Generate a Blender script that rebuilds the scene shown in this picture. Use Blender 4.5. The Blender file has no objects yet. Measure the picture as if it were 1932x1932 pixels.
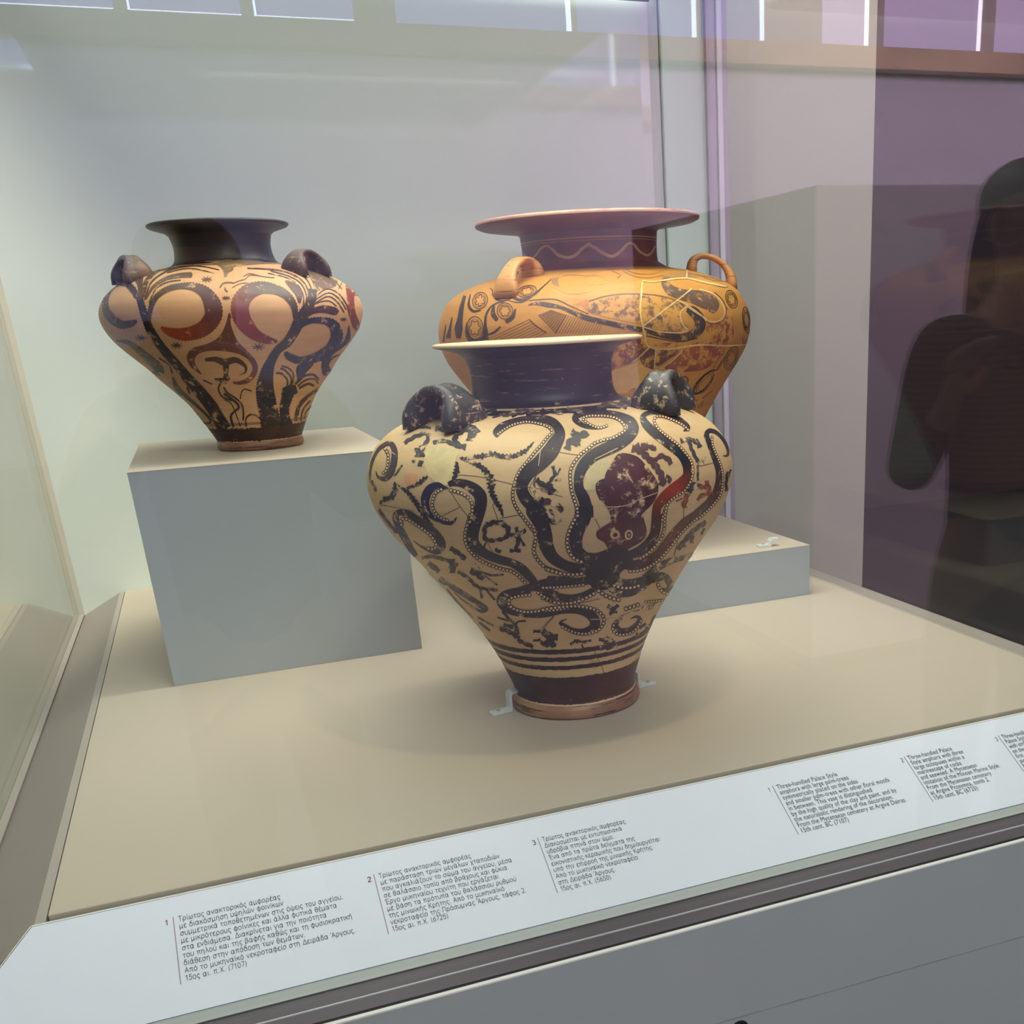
import bpy, bmesh, math, random
import numpy as np
from mathutils import Vector, Matrix
from mathutils.geometry import tessellate_polygon

random.seed(7); rng = np.random.RandomState(7)
SC = bpy.context.scene
COL = SC.collection
# ------------------------------------------------------------------ camera
# scene unit u = 0.5 m, deck of the display case at u-height 0, camera 1 u above it
S = 0.5
OZ = 0.95                                   # deck height above the floor, metres
IMG = 1932.0
F, PX, PY = 1998.618, 1232.543, 1385.164    # focal length and principal point, pixels
M = np.array([[0.92273513, -0.38268181, -0.04598392],
              [-0.17995768, -0.32224171, -0.92939524],
              [0.34084471, 0.86586079, -0.36621028]])
CAM = np.array([0.0, 0.0, 1.0])
cd = bpy.data.cameras.new('camera'); co = bpy.data.objects.new('camera', cd); COL.objects.link(co)
cd.sensor_width = 36.0; cd.sensor_fit = 'HORIZONTAL'
cd.lens = F / IMG * 36.0
cd.shift_x = (IMG / 2 - PX) / IMG
cd.shift_y = (PY - IMG / 2) / IMG
cd.clip_start = 0.01
R = Matrix([list(M[0]), list(-M[1]), list(-M[2])]).transposed().to_4x4()
co.matrix_world = Matrix.Translation((0, 0, S + OZ)) @ R
SC.camera = co

# ------------------------------------------------------------------ colour management, world, lights
SC.view_settings.view_transform = 'Standard'
SC.view_settings.look = 'None'
SC.view_settings.gamma = 1.0
SC.view_settings.exposure = 0.11
SC.view_settings.use_curve_mapping = False
SC.cycles.max_bounces = 7
SC.cycles.diffuse_bounces = 3
SC.cycles.glossy_bounces = 4
SC.cycles.transmission_bounces = 5
SC.cycles.transparent_max_bounces = 14
SC.cycles.sample_clamp_indirect = 4.0
SC.cycles.caustics_reflective = False
SC.cycles.caustics_refractive = False

wd = bpy.data.worlds.new('world'); SC.world = wd; wd.use_nodes = True
wd.node_tree.nodes['Background'].inputs[0].default_value = (0.55, 0.55, 0.8, 1)
wd.node_tree.nodes['Background'].inputs[1].default_value = 0.15


def P(x, y, z):
    return Vector((x * S, y * S, z * S + OZ))


def lamp(kind, name, loc, target, power, color, size=0.1, size_y=None, angle=60, blend=0.6):
    l = bpy.data.lights.new(name, kind); o = bpy.data.objects.new(name, l); COL.objects.link(o)
    l.energy = power; l.color = color
    if kind == 'AREA':
        l.size = size
        if size_y: l.shape = 'RECTANGLE'; l.size_y = size_y
    else:
        l.shadow_soft_size = size
    if kind == 'SPOT':
        l.spot_size = math.radians(angle); l.spot_blend = blend
    o.location = P(*loc)
    d = P(*target) - P(*loc)
    o.rotation_euler = d.to_track_quat('-Z', 'Y').to_euler()
    return o


WARM = (1.0, 0.80, 0.50); WHITE = (1.0, 0.90, 0.74)
# in the case: a light strip in the front recess and warm spots on the pots (the ceiling panel itself glows, see hood_ceiling)
lamp('AREA', 'front_light_strip', (1.05, 1.92, 2.62), (1.05, 2.15, 0), 1.7, WHITE, 1.25, 0.07)
lamp('AREA', 'ceiling_tube_light', (1.15, 3.45, 2.322), (1.15, 3.45, 0), 7, (1.0, 0.95, 0.82), 0.85, 0.04)
lamp('SPOT', 'case_spotlight', (0.45, 1.93, 2.33), (0.17, 3.9, 1.1), 11, WARM, 0.02, angle=26)
lamp('SPOT', 'case_spotlight', (0.95, 1.93, 2.33), (0.80, 2.6, 0.72), 7, WARM, 0.02, angle=40)
lamp('SPOT', 'case_spotlight', (1.25, 1.93, 2.33), (1.38, 4.0, 1.08), 2.5, (1.0, 0.74, 0.36), 0.02, angle=26)
# museum hall behind the visitor: unseen lamps added to light it and tint its reflections
lamp('AREA', 'hall_fill_lamp', (-1.0, -19, 9.6), (0.0, -29, 2.5), 560, (0.38, 0.52, 1.0), 9.0, 1.5)  # added blue wash on the far wall, for its reflection in the pane
lamp('AREA', 'hall_fill_lamp', (22.0, -21, 9.6), (23.0, -29, 4.0), 2500, (1.0, 0.70, 0.98), 6.0, 1.5)  # added violet wash, tints the right side of the reflection
lamp('AREA', 'hall_fill_lamp', (1.0, -5, 9.6), (1.0, -1, -2), 290, (0.90, 1.0, 0.96), 4.0, 4.0)  # added neutral fill for the cabinet front and label
lamp('SPOT', 'hall_fill_spot', (-3.2, 1.0, 7.5), (-1.9, 5.45, 0.3), 1150, (1.0, 0.93, 0.80), 0.1, angle=30)  # added to brighten the wall seen through the left pane
lamp('SPOT', 'hall_fill_spot', (5.6, 1.2, 9.4), (5.2, -4.1, -0.4), 3000, (1.0, 0.80, 0.95), 0.1, angle=46)  # added to brighten the mirrored face of the exhibit block
lamp('AREA', 'hall_fill_lamp', (3.9, 3.6, 6.0), (3.7, 6.5, 0.0), 24, (1.0, 0.96, 0.92), 0.6, 1.0)  # added to brighten the beige wall beyond the right pane

# ------------------------------------------------------------------ materials


def new_mat(name):
    m = bpy.data.materials.new(name); m.use_nodes = True
    nt = m.node_tree; bs = nt.nodes['Principled BSDF']
    return m, nt, bs


def noise(nt, scale, detail=4, rough=0.6, vec=None, stretch=None):
    n = nt.nodes.new('ShaderNodeTexNoise'); n.inputs['Scale'].default_value = scale
    n.inputs['Detail'].default_value = detail; n.inputs['Roughness'].default_value = rough
    tc = nt.nodes.new('ShaderNodeTexCoord')
    src = tc.outputs['Object']
    if stretch:
        mp = nt.nodes.new('ShaderNodeMapping'); mp.inputs['Scale'].default_value = stretch
        nt.links.new(src, mp.inputs[0]); src = mp.outputs[0]
    nt.links.new(src, n.inputs['Vector'])
    return n


def ramp(nt, src, p0, p1, c0=(0, 0, 0, 1), c1=(1, 1, 1, 1)):
    r = nt.nodes.new('ShaderNodeValToRGB')
    r.color_ramp.elements[0].position = p0; r.color_ramp.elements[0].color = c0
    r.color_ramp.elements[1].position = p1; r.color_ramp.elements[1].color = c1
    nt.links.new(src, r.inputs[0]); return r


def mixc(nt, fac, a, b):
    n = nt.nodes.new('ShaderNodeMix'); n.data_type = 'RGBA'
    for sock, v in ((n.inputs[0], fac), (n.inputs[6], a), (n.inputs[7], b)):
        if isinstance(v, (int, float)): sock.default_value = v
        elif isinstance(v, tuple): sock.default_value = v if len(v) == 4 else (*v, 1)
        else: nt.links.new(v, sock)
    return n.outputs[2]


def srgb(r, g, b):
    def f(c):
        c /= 255.0
        return c / 12.92 if c <= 0.04045 else ((c + 0.055) / 1.055) ** 2.4
    return (f(r), f(g), f(b), 1.0)


def plain(name, col, rough=0.6, var=0.06, scale=6.0, spec=0.5, metal=0.0, bump=0.0, stretch=None):
    m, nt, bs = new_mat(name)
    n = noise(nt, scale, stretch=stretch)
    r = ramp(nt, n.outputs[0], 0.3, 0.7)
    d = tuple(c * (1 - var) for c in col[:3]); l = tuple(min(1, c * (1 + var)) for c in col[:3])
    nt.links.new(mixc(nt, r.outputs[0], d, l), bs.inputs['Base Color'])
    bs.inputs['Roughness'].default_value = rough; bs.inputs['Metallic'].default_value = metal
    bs.inputs['Specular IOR Level'].default_value = spec
    if bump:
        b = nt.nodes.new('ShaderNodeBump'); b.inputs['Strength'].default_value = bump; b.inputs['Distance'].default_value = 0.002
        n2 = noise(nt, scale * 12); nt.links.new(n2.outputs[0], b.inputs['Height']); nt.links.new(b.outputs[0], bs.inputs['Normal'])
    return m


def emit(name, col, strength, col2=None):
    m, nt, bs = new_mat(name)
    bs.inputs['Base Color'].default_value = (0, 0, 0, 1)
    bs.inputs['Emission Strength'].default_value = strength
    if col2:
        n = noise(nt, 0.6); r = ramp(nt, n.outputs[0], 0.3, 0.7)
        nt.links.new(mixc(nt, r.outputs[0], col, col2), bs.inputs['Emission Color'])
    else:
        bs.inputs['Emission Color'].default_value = (*col[:3], 1)
    return m


def glass_mat(name='pane_glass', tint=(0.975, 0.99, 0.98), ior=1.5):
    m = bpy.data.materials.new(name); m.use_nodes = True; nt = m.node_tree
    nt.nodes.clear()
    out = nt.nodes.new('ShaderNodeOutputMaterial'); mix = nt.nodes.new('ShaderNodeMixShader')
    tr = nt.nodes.new('ShaderNodeBsdfTransparent'); gl = nt.nodes.new('ShaderNodeBsdfGlossy')
    tr.inputs[0].default_value = (*tint, 1); gl.inputs['Roughness'].default_value = 0.0
    fr = nt.nodes.new('ShaderNodeFresnel'); geo = nt.nodes.new('ShaderNodeNewGeometry')
    mp = nt.nodes.new('ShaderNodeMapRange')
    mp.inputs['To Min'].default_value = ior; mp.inputs['To Max'].default_value = 1 / ior
    nt.links.new(geo.outputs['Backfacing'], mp.inputs['Value']); nt.links.new(mp.outputs[0], fr.inputs['IOR'])
    nt.links.new(fr.outputs[0], mix.inputs[0]); nt.links.new(tr.outputs[0], mix.inputs[1]); nt.links.new(gl.outputs[0], mix.inputs[2])
    nt.links.new(mix.outputs[0], out.inputs[0])
    return m


def clay_mat(name, c_lo, c_hi, rough=0.55):
    m, nt, bs = new_mat(name)
    n1 = noise(nt, 5.0, 5); n2 = noise(nt, 60.0, 6, 0.7); n3 = noise(nt, 10, 5, 0.6, stretch=(1.5, 1.5, 14))
    a = mixc(nt, ramp(nt, n1.outputs[0], 0.35, 0.65).outputs[0], c_lo, c_hi)
    b = mixc(nt, ramp(nt, n3.outputs[0], 0.45, 0.75, (0, 0, 0, 1), (.35, .35, .35, 1)).outputs[0], a, tuple(c * 0.7 for c in c_lo[:3]))
    c = mixc(nt, ramp(nt, n2.outputs[0], 0.66, 0.74, (0, 0, 0, 1), (.5, .5, .5, 1)).outputs[0], b, tuple(c * 0.45 for c in c_lo[:3]))
    nt.links.new(c, bs.inputs['Base Color'])
    bs.inputs['Roughness'].default_value = rough
    bs.inputs['Specular IOR Level'].default_value = 0.35
    bp = nt.nodes.new('ShaderNodeBump'); bp.inputs['Strength'].default_value = 0.12; bp.inputs['Distance'].default_value = 0.001
    nt.links.new(n2.outputs[0], bp.inputs['Height']); nt.links.new(bp.outputs[0], bs.inputs['Normal'])
    return m


def slip_mat(name, dark, dark2, clay, wear=0.60, streak=0.66, rough=0.42, sscale=9):
    """dark painted slip worn through to the clay in horizontal streaks and specks"""
    m, nt, bs = new_mat(name)
    big = noise(nt, 7.0, 4); base = mixc(nt, ramp(nt, big.outputs[0], 0.40, 0.62).outputs[0], dark, dark2)
    st = noise(nt, sscale, 6, 0.7, stretch=(1.3, 1.3, 22)); sp = noise(nt, 110.0, 6, 0.75)
    a = mixc(nt, ramp(nt, st.outputs[0], streak, streak + 0.05).outputs[0], base, clay)
    b = mixc(nt, ramp(nt, sp.outputs[0], wear + 0.06, wear + 0.10).outputs[0], a, clay)
    nt.links.new(b, bs.inputs['Base Color'])
    bs.inputs['Roughness'].default_value = rough; bs.inputs['Specular IOR Level'].default_value = 0.4
    bp = nt.nodes.new('ShaderNodeBump'); bp.inputs['Strength'].default_value = 0.15; bp.inputs['Distance'].default_value = 0.001
    nt.links.new(sp.outputs[0], bp.inputs['Height']); nt.links.new(bp.outputs[0], bs.inputs['Normal'])
    return m


def paint_mat(name, clay, scale=70.0):
    """pigment taken from each stroke's own colour, abraded by its own wear (alpha)"""
    m, nt, bs = new_mat(name)
    at = nt.nodes.new('ShaderNodeVertexColor'); at.layer_name = 'pigment'
    n = noise(nt, scale, 6, 0.75); n2 = noise(nt, scale * 0.22, 4, 0.7)
    av = nt.nodes.new('ShaderNodeMath'); av.operation = 'MULTIPLY_ADD'; av.inputs[1].default_value = 0.78
    sc = nt.nodes.new('ShaderNodeMath'); sc.operation = 'MULTIPLY'; sc.inputs[1].default_value = 0.22
    nt.links.new(n2.outputs[0], sc.inputs[0]); nt.links.new(n.outputs[0], av.inputs[0]); nt.links.new(sc.outputs[0], av.inputs[2])
    th = nt.nodes.new('ShaderNodeMath'); th.operation = 'MULTIPLY_ADD'; th.inputs[1].default_value = -0.30; th.inputs[2].default_value = 0.665
    nt.links.new(at.outputs['Alpha'], th.inputs[0])
    sb = nt.nodes.new('ShaderNodeMath'); sb.operation = 'SUBTRACT'; nt.links.new(av.outputs[0], sb.inputs[0]); nt.links.new(th.outputs[0], sb.inputs[1])
    ml = nt.nodes.new('ShaderNodeMath'); ml.operation = 'MULTIPLY'; ml.inputs[1].default_value = 14; ml.use_clamp = True
    nt.links.new(sb.outputs[0], ml.inputs[0])
    vr = ramp(nt, n2.outputs[0], 0.3, 0.7, (0.75, 0.75, 0.75, 1), (1.3, 1.3, 1.3, 1))
    mm = nt.nodes.new('ShaderNodeMix'); mm.data_type = 'RGBA'; mm.blend_type = 'MULTIPLY'; mm.inputs[0].default_value = 1
    nt.links.new(at.outputs['Color'], mm.inputs[6]); nt.links.new(vr.outputs[0], mm.inputs[7])
    nt.links.new(mixc(nt, ml.outputs[0], mm.outputs[2], clay), bs.inputs['Base Color'])
    bs.inputs['Roughness'].default_value = 0.45; bs.inputs['Specular IOR Level'].default_value = 0.35
    return m


MAT = {}
MAT['deck'] = plain('deck_paint', srgb(192, 178, 158), 0.5, 0.02, 3)
MAT['taupe'] = plain('taupe_lacquer', srgb(168, 158, 146), 0.45, 0.02, 4)
MAT['bevel'] = plain('bevel_lacquer', srgb(140, 130, 121), 0.38, 0.03, 4)
MAT['plinth_front'] = plain('grey_blue_lacquer', srgb(168, 174, 174), 0.5, 0.02, 4)
MAT['white'] = plain('white_card', srgb(228, 230, 236), 0.5, 0.015, 5)
MAT['edge'] = plain('pale_edge', srgb(236, 232, 222), 0.4, 0.02, 8)
MAT['acrylic_edge'] = plain('panel_edge_grey', srgb(176, 178, 172), 0.4, 0.02, 8)
MAT['rail'] = plain('rail_metal', srgb(92, 84, 88), 0.35, 0.04, 10, metal=0.1)
MAT['black'] = plain('black_gasket', srgb(14, 12, 14), 0.6, 0.1, 10)
MAT['base'] = plain('cabinet_paint', srgb(166, 170, 164), 0.6, 0.03, 5, bump=0.1)
MAT['backwall'] = plain('back_panel_lacquer', srgb(216, 224, 214), 0.03, 0.012, 1.5, spec=0.62)
MAT['post'] = plain('pale_post', srgb(226, 244, 230), 0.4, 0.01, 2)
MAT['metal'] = plain('satin_metal', srgb(150, 146, 146), 0.35, 0.05, 12, metal=0.4)
MAT['metal_light'] = plain('light_metal', srgb(205, 205, 205), 0.3, 0.03, 12, metal=0.2)
MAT['base_joint'] = plain('filled_joint', srgb(140, 143, 138), 0.7, 0.25, 30)
MAT['louvre'] = plain('added_slat_grey', srgb(62, 62, 60), 0.7, 0.03, 3)
MAT['hood'] = plain('hood_grey', srgb(120, 120, 116), 0.6, 0.03, 3)
MAT['glass'] = glass_mat()
MAT['ink'] = plain('grey_ink', srgb(78, 80, 86), 0.6, 0.03, 20)
MAT['redink'] = plain('red_ink', srgb(150, 50, 62), 0.6, 0.03, 20)
MAT['redline'] = plain('rose_rule', srgb(166, 140, 142), 0.6, 0.03, 20)
MAT['roomwall'] = plain('hall_wall', srgb(202, 200, 204), 0.8, 0.03, 0.6)
MAT['beige'] = plain('beige_wall', srgb(188, 184, 166), 0.8, 0.02, 0.6)
MAT['beam'] = plain('stained_beam', srgb(150, 128, 96), 0.8, 0.22, 1.4)
MAT['block'] = plain('exhibit_block_grey', srgb(196, 176, 190), 0.7, 0.04, 1.0)
MAT['pier'] = plain('window_pier', srgb(170, 160, 146), 0.8, 0.05, 1.0)
MAT['floor'] = plain('hall_floor', srgb(84, 80, 80), 0.35, 0.05, 0.8)
MAT['darkwall'] = plain('dark_hall_wall', srgb(64, 58, 58), 0.8, 0.04, 0.6)
m_, nt_, bs_ = new_mat('clear_acrylic')
bs_.inputs['Base Color'].default_value = (0.86, 0.90, 0.88, 1); bs_.inputs['Roughness'].default_value = 0.12; bs_.inputs['Specular IOR Level'].default_value = 1.0
n_ = noise(nt_, 50); r_ = ramp(nt_, n_.outputs[0], 0.3, 0.7, (0.55, 0.55, 0.55, 1), (0.70, 0.70, 0.70, 1))
ms_ = nt_.nodes.new('ShaderNodeMixShader'); tr_ = nt_.nodes.new('ShaderNodeBsdfTransparent'); tr_.inputs[0].default_value = (0.97, 0.99, 0.98, 1)
nt_.links.new(r_.outputs[0], ms_.inputs[0]); nt_.links.new(tr_.outputs[0], ms_.inputs[1]); nt_.links.new(bs_.outputs[0], ms_.inputs[2])
nt_.links.new(ms_.outputs[0], nt_.nodes['Material Output'].inputs[0])
MAT['acrylic'] = m_

MAT['diffuser'] = emit('lit_diffuser', (0.93, 0.98, 0.94), 3.2, (0.92, 0.98, 0.96))
MAT['glass_side'] = glass_mat('side_glass', ior=1.32)

# ------------------------------------------------------------------ object helpers


def tag(o, label=None, cat=None, group=None, kind=None):
    if label: o['label'] = label
    if cat: o['category'] = cat
    if group: o['group'] = group
    if kind: o['kind'] = kind
    return o


def empty(name, loc):
    o = bpy.data.objects.new(name, None); COL.objects.link(o); o.location = loc; o.empty_display_size = 0.05
    return o


def link_mesh(name, verts, faces, mat, parent=None, base=None, smooth=False, bevel=0):
    """verts are world-space metres; base is the object's own origin"""
    me = bpy.data.meshes.new(name)
    b = Vector(base) if base is not None else (Vector(parent.location) if parent else Vector((0, 0, 0)))
    me.from_pydata([(v[0] - b[0], v[1] - b[1], v[2] - b[2]) for v in verts], [], faces)
    me.materials.append(mat); me.update()
    if smooth: me.polygons.foreach_set('use_smooth', [True] * len(me.polygons))
    o = bpy.data.objects.new(name, me); COL.objects.link(o)
    if parent:
        o.parent = parent
        o.location = b - Vector(parent.location) if parent.parent is None else b
    else:
        o.location = b
    if bevel:
        md = o.modifiers.new('bevel', 'BEVEL'); md.width = bevel; md.segments = 2; md.limit_method = 'ANGLE'
    return o


def boxdata(x0, x1, y0, y1, z0, z1):
    v = [P(x, y, z) for z in (z0, z1) for y in (y0, y1) for x in (x0, x1)]
    f = [(0, 2, 3, 1), (4, 5, 7, 6), (0, 1, 5, 4), (1, 3, 7, 5), (3, 2, 6, 7), (2, 0, 4, 6)]
    return v, f


def box(name, x0, x1, y0, y1, z0, z1, mat, parent=None, bevel=0, base=None):
    v, f = boxdata(x0, x1, y0, y1, z0, z1)
    if base is None and parent is None: base = P((x0 + x1) / 2, (y0 + y1) / 2, z0)
    return link_mesh(name, v, f, mat, parent, base, bevel=bevel)


def prism(name, poly, axis, a0, a1, mat, parent=None, base=None, bevel=0):
    """poly in the plane across axis ('x': (y,z), 'y': (x,z), 'z': (x,y)), extruded a0..a1"""
    n = len(poly); v = []
    for a in (a0, a1):
        for p, q in poly:
            v.append(P(a, p, q) if axis == 'x' else P(p, a, q) if axis == 'y' else P(p, q, a))
    f = [tuple(range(n))[::-1], tuple(range(n, 2 * n))] + [(i, (i + 1) % n, n + (i + 1) % n, n + i) for i in range(n)]
    o = link_mesh(name, v, f, mat, parent, base, bevel=bevel)
    bm = bmesh.new(); bm.from_mesh(o.data); bmesh.ops.recalc_face_normals(bm, faces=bm.faces[:]); bm.to_mesh(o.data); bm.free()
    return o


def slab_poly(name, pts, thick, mat, parent):
    """planar polygon (u points) given thickness against its own normal"""
    vs = [P(*p) for p in pts]; nrm = (vs[1] - vs[0]).cross(vs[2] - vs[1]).normalized() * thick * S
    n = len(vs); v = vs + [a - nrm for a in vs]
    f = [tuple(range(n)), tuple(range(2 * n - 1, n - 1, -1))] + [(i, n + i, n + (i + 1) % n, (i + 1) % n) for i in range(n)]
    return link_mesh(name, v, f, mat, parent)


# ------------------------------------------------------------------ the hall
def struct(o): o['kind'] = 'structure'; return o


XL, XR, YF, YB, ZC, ZF = -11.0, 36.0, -29.0, 14.0, 10.2, -OZ / S
struct(box('floor', XL, XR, YF, YB, ZF - 0.1, ZF, MAT['floor']))
struct(box('ceiling', XL, XR, YF, YB, ZC, ZC + 0.1, MAT['roomwall']))
struct(box('wall_left', XL - 0.1, XL, YF, YB, ZF, ZC, MAT['roomwall']))
struct(box('wall_right', XR, XR + 0.1, YF, YB, ZF, ZC, MAT['roomwall']))
struct(box('wall_back', XL, 2.86, 5.45, 5.75, ZF, ZC, MAT['beige']))
struct(box('wall_niche', 2.875, 4.262, 6.5, 6.8, ZF, ZC, MAT['beige']))
struct(box('wall_far', 4.262, XR, YB, YB + 0.1, ZF, ZC, MAT['darkwall']))
struct(box('wall_window_side', XL, XR, YF - 0.1, YF, ZF, 7.72, MAT['roomwall']))
struct(box('wall_window_upper', XL, XR, YF - 0.2, YF - 0.1, 7.72, ZC, MAT['pier']))
struct(box('trim_1', XL, XR, YF, YF + 0.6, 7.72, 8.3, MAT['beam']))
struct(box('trim_2', XL, XR, YF - 0.1, YF + 0.15, 9.9, ZC, MAT['beam']))
BLIND_A = emit('lit_blind_cool', (0.38, 0.36, 1.0), 2.6, (0.32, 0.34, 1.0))
BLIND_B = emit('lit_blind_violet', (0.95, 0.62, 1.0), 4.2, (0.8, 0.6, 1.0))
LEAK = emit('daylight_gap', (0.66, 0.74, 1.0), 12.0)
LEAKB = emit('daylight_gap_violet', (0.92, 0.8, 1.0), 14.0)
wins = [(-3.4, -0.15, 'b'), (0.15, 2.75, 'b'), (3.05, 5.5, 'b'), (6.6, 11.4, 'c'), (11.6, 15.2, 'c'), (15.4, 17.4, 'c'), (19.4, 21.0, 'c'), (21.6, 25.2, 'd'), (25.8, 29.0, 'd')]
for i, (x0, x1, k) in enumerate(wins):
    w = struct(box('window_%d' % (i + 1), x0, x1, YF - 0.08, YF - 0.02, 8.3, 9.9, BLIND_B if x0 > 18 else BLIND_A))
    if k == 'b':
        box('daylight_gap', x0, x1, YF - 0.02, YF, 8.32, 8.46, LEAK, w)
        box('daylight_gap', x0 + 0.01, x0 + 0.06, YF - 0.02, YF, 8.46, 9.9, LEAK, w)
    else:
        box('daylight_gap', x1 - 0.14, x1, YF - 0.02, YF, 8.32, 9.9, LEAKB if x0 > 18 else LEAK, w)
    box('window_frame', x1, x1 + 0.12, YF - 0.1, YF + 0.05, 8.3, 9.9, MAT['pier'], w)
# free-standing exhibit partition across the hall (seen mirrored in the front pane)
pt = empty('exhibit_partition', P(5.2, -5.8, ZF))
tag(pt, 'tall plain exhibit block across the hall, mirrored in the front pane', 'partition')
box('block_body', 4.434, 5.955, -7.7, -4.02, ZF, 1.838, MAT['block'], pt, bevel=0.004)
box('plinth_skirting', 4.42, 5.97, -7.72, -4.0, ZF, ZF + 0.14, MAT['black'], pt)

# ------------------------------------------------------------------ display case
CX0, CX1, CY1 = -0.457, 2.172, 5.055
case = empty('display_case', P(0.86, 3.4, ZF))
tag(case, 'glass museum display case with beige deck and sloping grey-brown rim', 'display case')
SL = 0.58; YL = 2.0215; GY = 1.735        # label slope, its top edge, outer face of the front pane
ZR = -SL * (YL - 1.785)
box('deck', -0.436, 2.150, 2.063, CY1, -0.035, 0.0, MAT['deck'], case, bevel=0.0012)
box('deck_edging', CX0, -0.4385, YL, CY1, -0.04, -0.003, MAT['taupe'], case)
box('deck_edging', 2.1525, CX1, YL, CY1, -0.04, -0.003, MAT['taupe'], case)
box('deck_edging', -0.4385, 2.1525, YL, 2.0585, -0.04, -0.010, MAT['taupe'], case)
slab_poly('sloping_rim', [(CX0, YL, -0.003), (CX0, CY1, -0.003), (-0.612, CY1, -0.083), (-0.612, 1.881, -0.083)], 0.02, MAT['bevel'], case)
slab_poly('sloping_rim', [(CX1, CY1, -0.003), (CX1, YL, -0.003), (2.335, 1.881, -0.083), (2.335, CY1, -0.083)], 0.02, MAT['bevel'], case)
slab_poly('sloping_rim', [(CX0, YL, -0.006), (-0.612, 1.881, -0.088), (-0.612, 1.787, ZR - 0.006), (2.335, 1.787, ZR - 0.006), (2.335, 1.881, -0.088), (CX1, YL, -0.006)], 0.02, MAT['bevel'], case)
box('side_rail', -0.632, -0.613, 1.787, CY1, -0.11, -0.078, MAT['taupe'], case)
box('side_rail', 2.336, 2.40, 1.787, CY1, -0.11, -0.078, MAT['taupe'], case)
box('front_rail', -0.66, 2.42, 1.737, 1.786, ZR - 0.0034, ZR, MAT['rail'], case)
box('front_rail', -0.66, 2.42, 1.694, 1.733, ZR - 0.0034, ZR - 0.001, MAT['rail'], case, bevel=0.001)
box('gasket', -0.66, 2.42, 1.683, 1.695, ZR - 0.0034, ZR - 0.003, MAT['black'], case)
box('cabinet_top_edge', -0.66, 2.42, 1.6738, 1.683, ZR - 0.0035, ZR, MAT['edge'], case)
box('rail_joint', -0.66, 2.42, 1.7335, 1.7365, ZR - 0.0034, ZR + 0.0006, MAT['metal_light'], case)
box('base_cabinet', -0.66, 2.42, 1.6745, CY1 + 0.03, ZF, ZR - 0.0036, MAT['base'], case)
prism('panel_joint', [(-0.66, -0.352), (2.42, -0.413), (2.42, -0.4145), (-0.66, -0.3535)], 'y', 1.6735, 1.6744, MAT['base_joint'], case)
for r0_, y0_, mm_ in ((0.021, 1.668, 'black'), (0.013, 1.6655, 'metal')):
    prism('cabinet_lock' if mm_ == 'black' else 'lock_barrel', [(0.822 + r0_ * math.cos(a_ * math.pi / 14), -0.4125 + r0_ * math.sin(a_ * math.pi / 14)) for a_ in range(28)], 'y', y0_, 1.6744, MAT[mm_], case)
# back panel, its right edge turned back a little
bp_ = [(-0.612, CY1), (2.085, CY1), (2.13, CY1 + 0.004), (2.165, CY1 + 0.014), (2.188, CY1 + 0.03), (2.198, CY1 + 0.05), (2.198, CY1 + 0.09), (-0.612, CY1 + 0.09)]
o = prism('back_panel', bp_, 'z', -0.13, 2.75, MAT['backwall'], case)
box('corner_post', 2.199, 2.405, CY1 + 0.012, CY1 + 0.09, -0.13, 2.75, MAT['post'], case)
box('corner_profile', 2.4065, 2.452, CY1 - 0.01, CY1 + 0.08, -0.13, 2.75, MAT['metal'], case)
box('corner_profile', 2.453, 2.483, CY1 - 0.02, CY1 + 0.08, -0.13, 2.75, MAT['metal_light'], case, bevel=0.002)
box('corner_profile', 2.484, 2.511, CY1 - 0.01, CY1 + 0.08, -0.13, 2.75, MAT['metal'], case)
box('hood_ceiling', -0.45, 2.1154, 2.0914, CY1 - 0.002, 2.345, 2.40, MAT['hood'], case)
box('light_diffuser', -0.45, 2.1154, 2.0914, CY1 - 0.002, 2.325, 2.3445, MAT['diffuser'], case)
sl0 = None
for i in range(54):      # unseen louvre slats, added to keep the glowing diffuser out of the back panel's reflection
    y = 2.0914 + i * 0.0548
    if sl0 is None: sl0 = box('added_slat', -0.45, 2.1154, y, y + 0.006, 2.268, 2.292, MAT['louvre'], case)
    else:
        o_ = sl0.copy(); COL.objects.link(o_); o_.parent = case; o_.location = sl0.location + Vector((0, i * 0.0548 * S, 0))
box('top_cap', -0.66, 2.42, 1.70, CY1 + 0.09, 2.752, 2.82, MAT['hood'], case)
box('glass_pane', -0.632, 2.40, GY, GY + 0.014, ZR - 0.012, 2.75, MAT['glass'], case)
box('glass_pane', -0.646, -0.633, 1.737, CY1, -0.13, 2.75, MAT['glass'], case)
box('glass_pane', 2.401, 2.414, 1.737, CY1 - 0.002, -0.13, 2.75, MAT['glass_side'], case)

# ------------------------------------------------------------------ label panel with its lettering
SN, CS = SL / math.hypot(1, SL), 1 / math.hypot(1, SL)


def onlab(x, v, h=0.0):
    """point on the sloping label: v = distance down from the top edge, h = height above it (u)"""
    return P(x, YL - v * CS - h * SN, -v * SN + h * CS)


lab = empty('label_panel', onlab(0.85, 0.14))
tag(lab, 'long sloping white label panel with Greek and English captions along the front edge', 'sign')


def labpoly(name, pts, h0, h1, mat):
    n = len(pts); v = [onlab(x, q, h1) for x, q in pts] + [onlab(x, q, h0) for x, q in pts]
    f = [tuple(range(n)), tuple(range(2 * n - 1, n - 1, -1))] + [(i, n + i, n + (i + 1) % n, (i + 1) % n) for i in range(n)]
    o = link_mesh(name, v, f, mat, lab)
    bm = bmesh.new(); bm.from_mesh(o.data); bmesh.ops.recalc_face_normals(bm, faces=bm.faces[:]); bm.to_mesh(o.data); bm.free()
    return o


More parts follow.
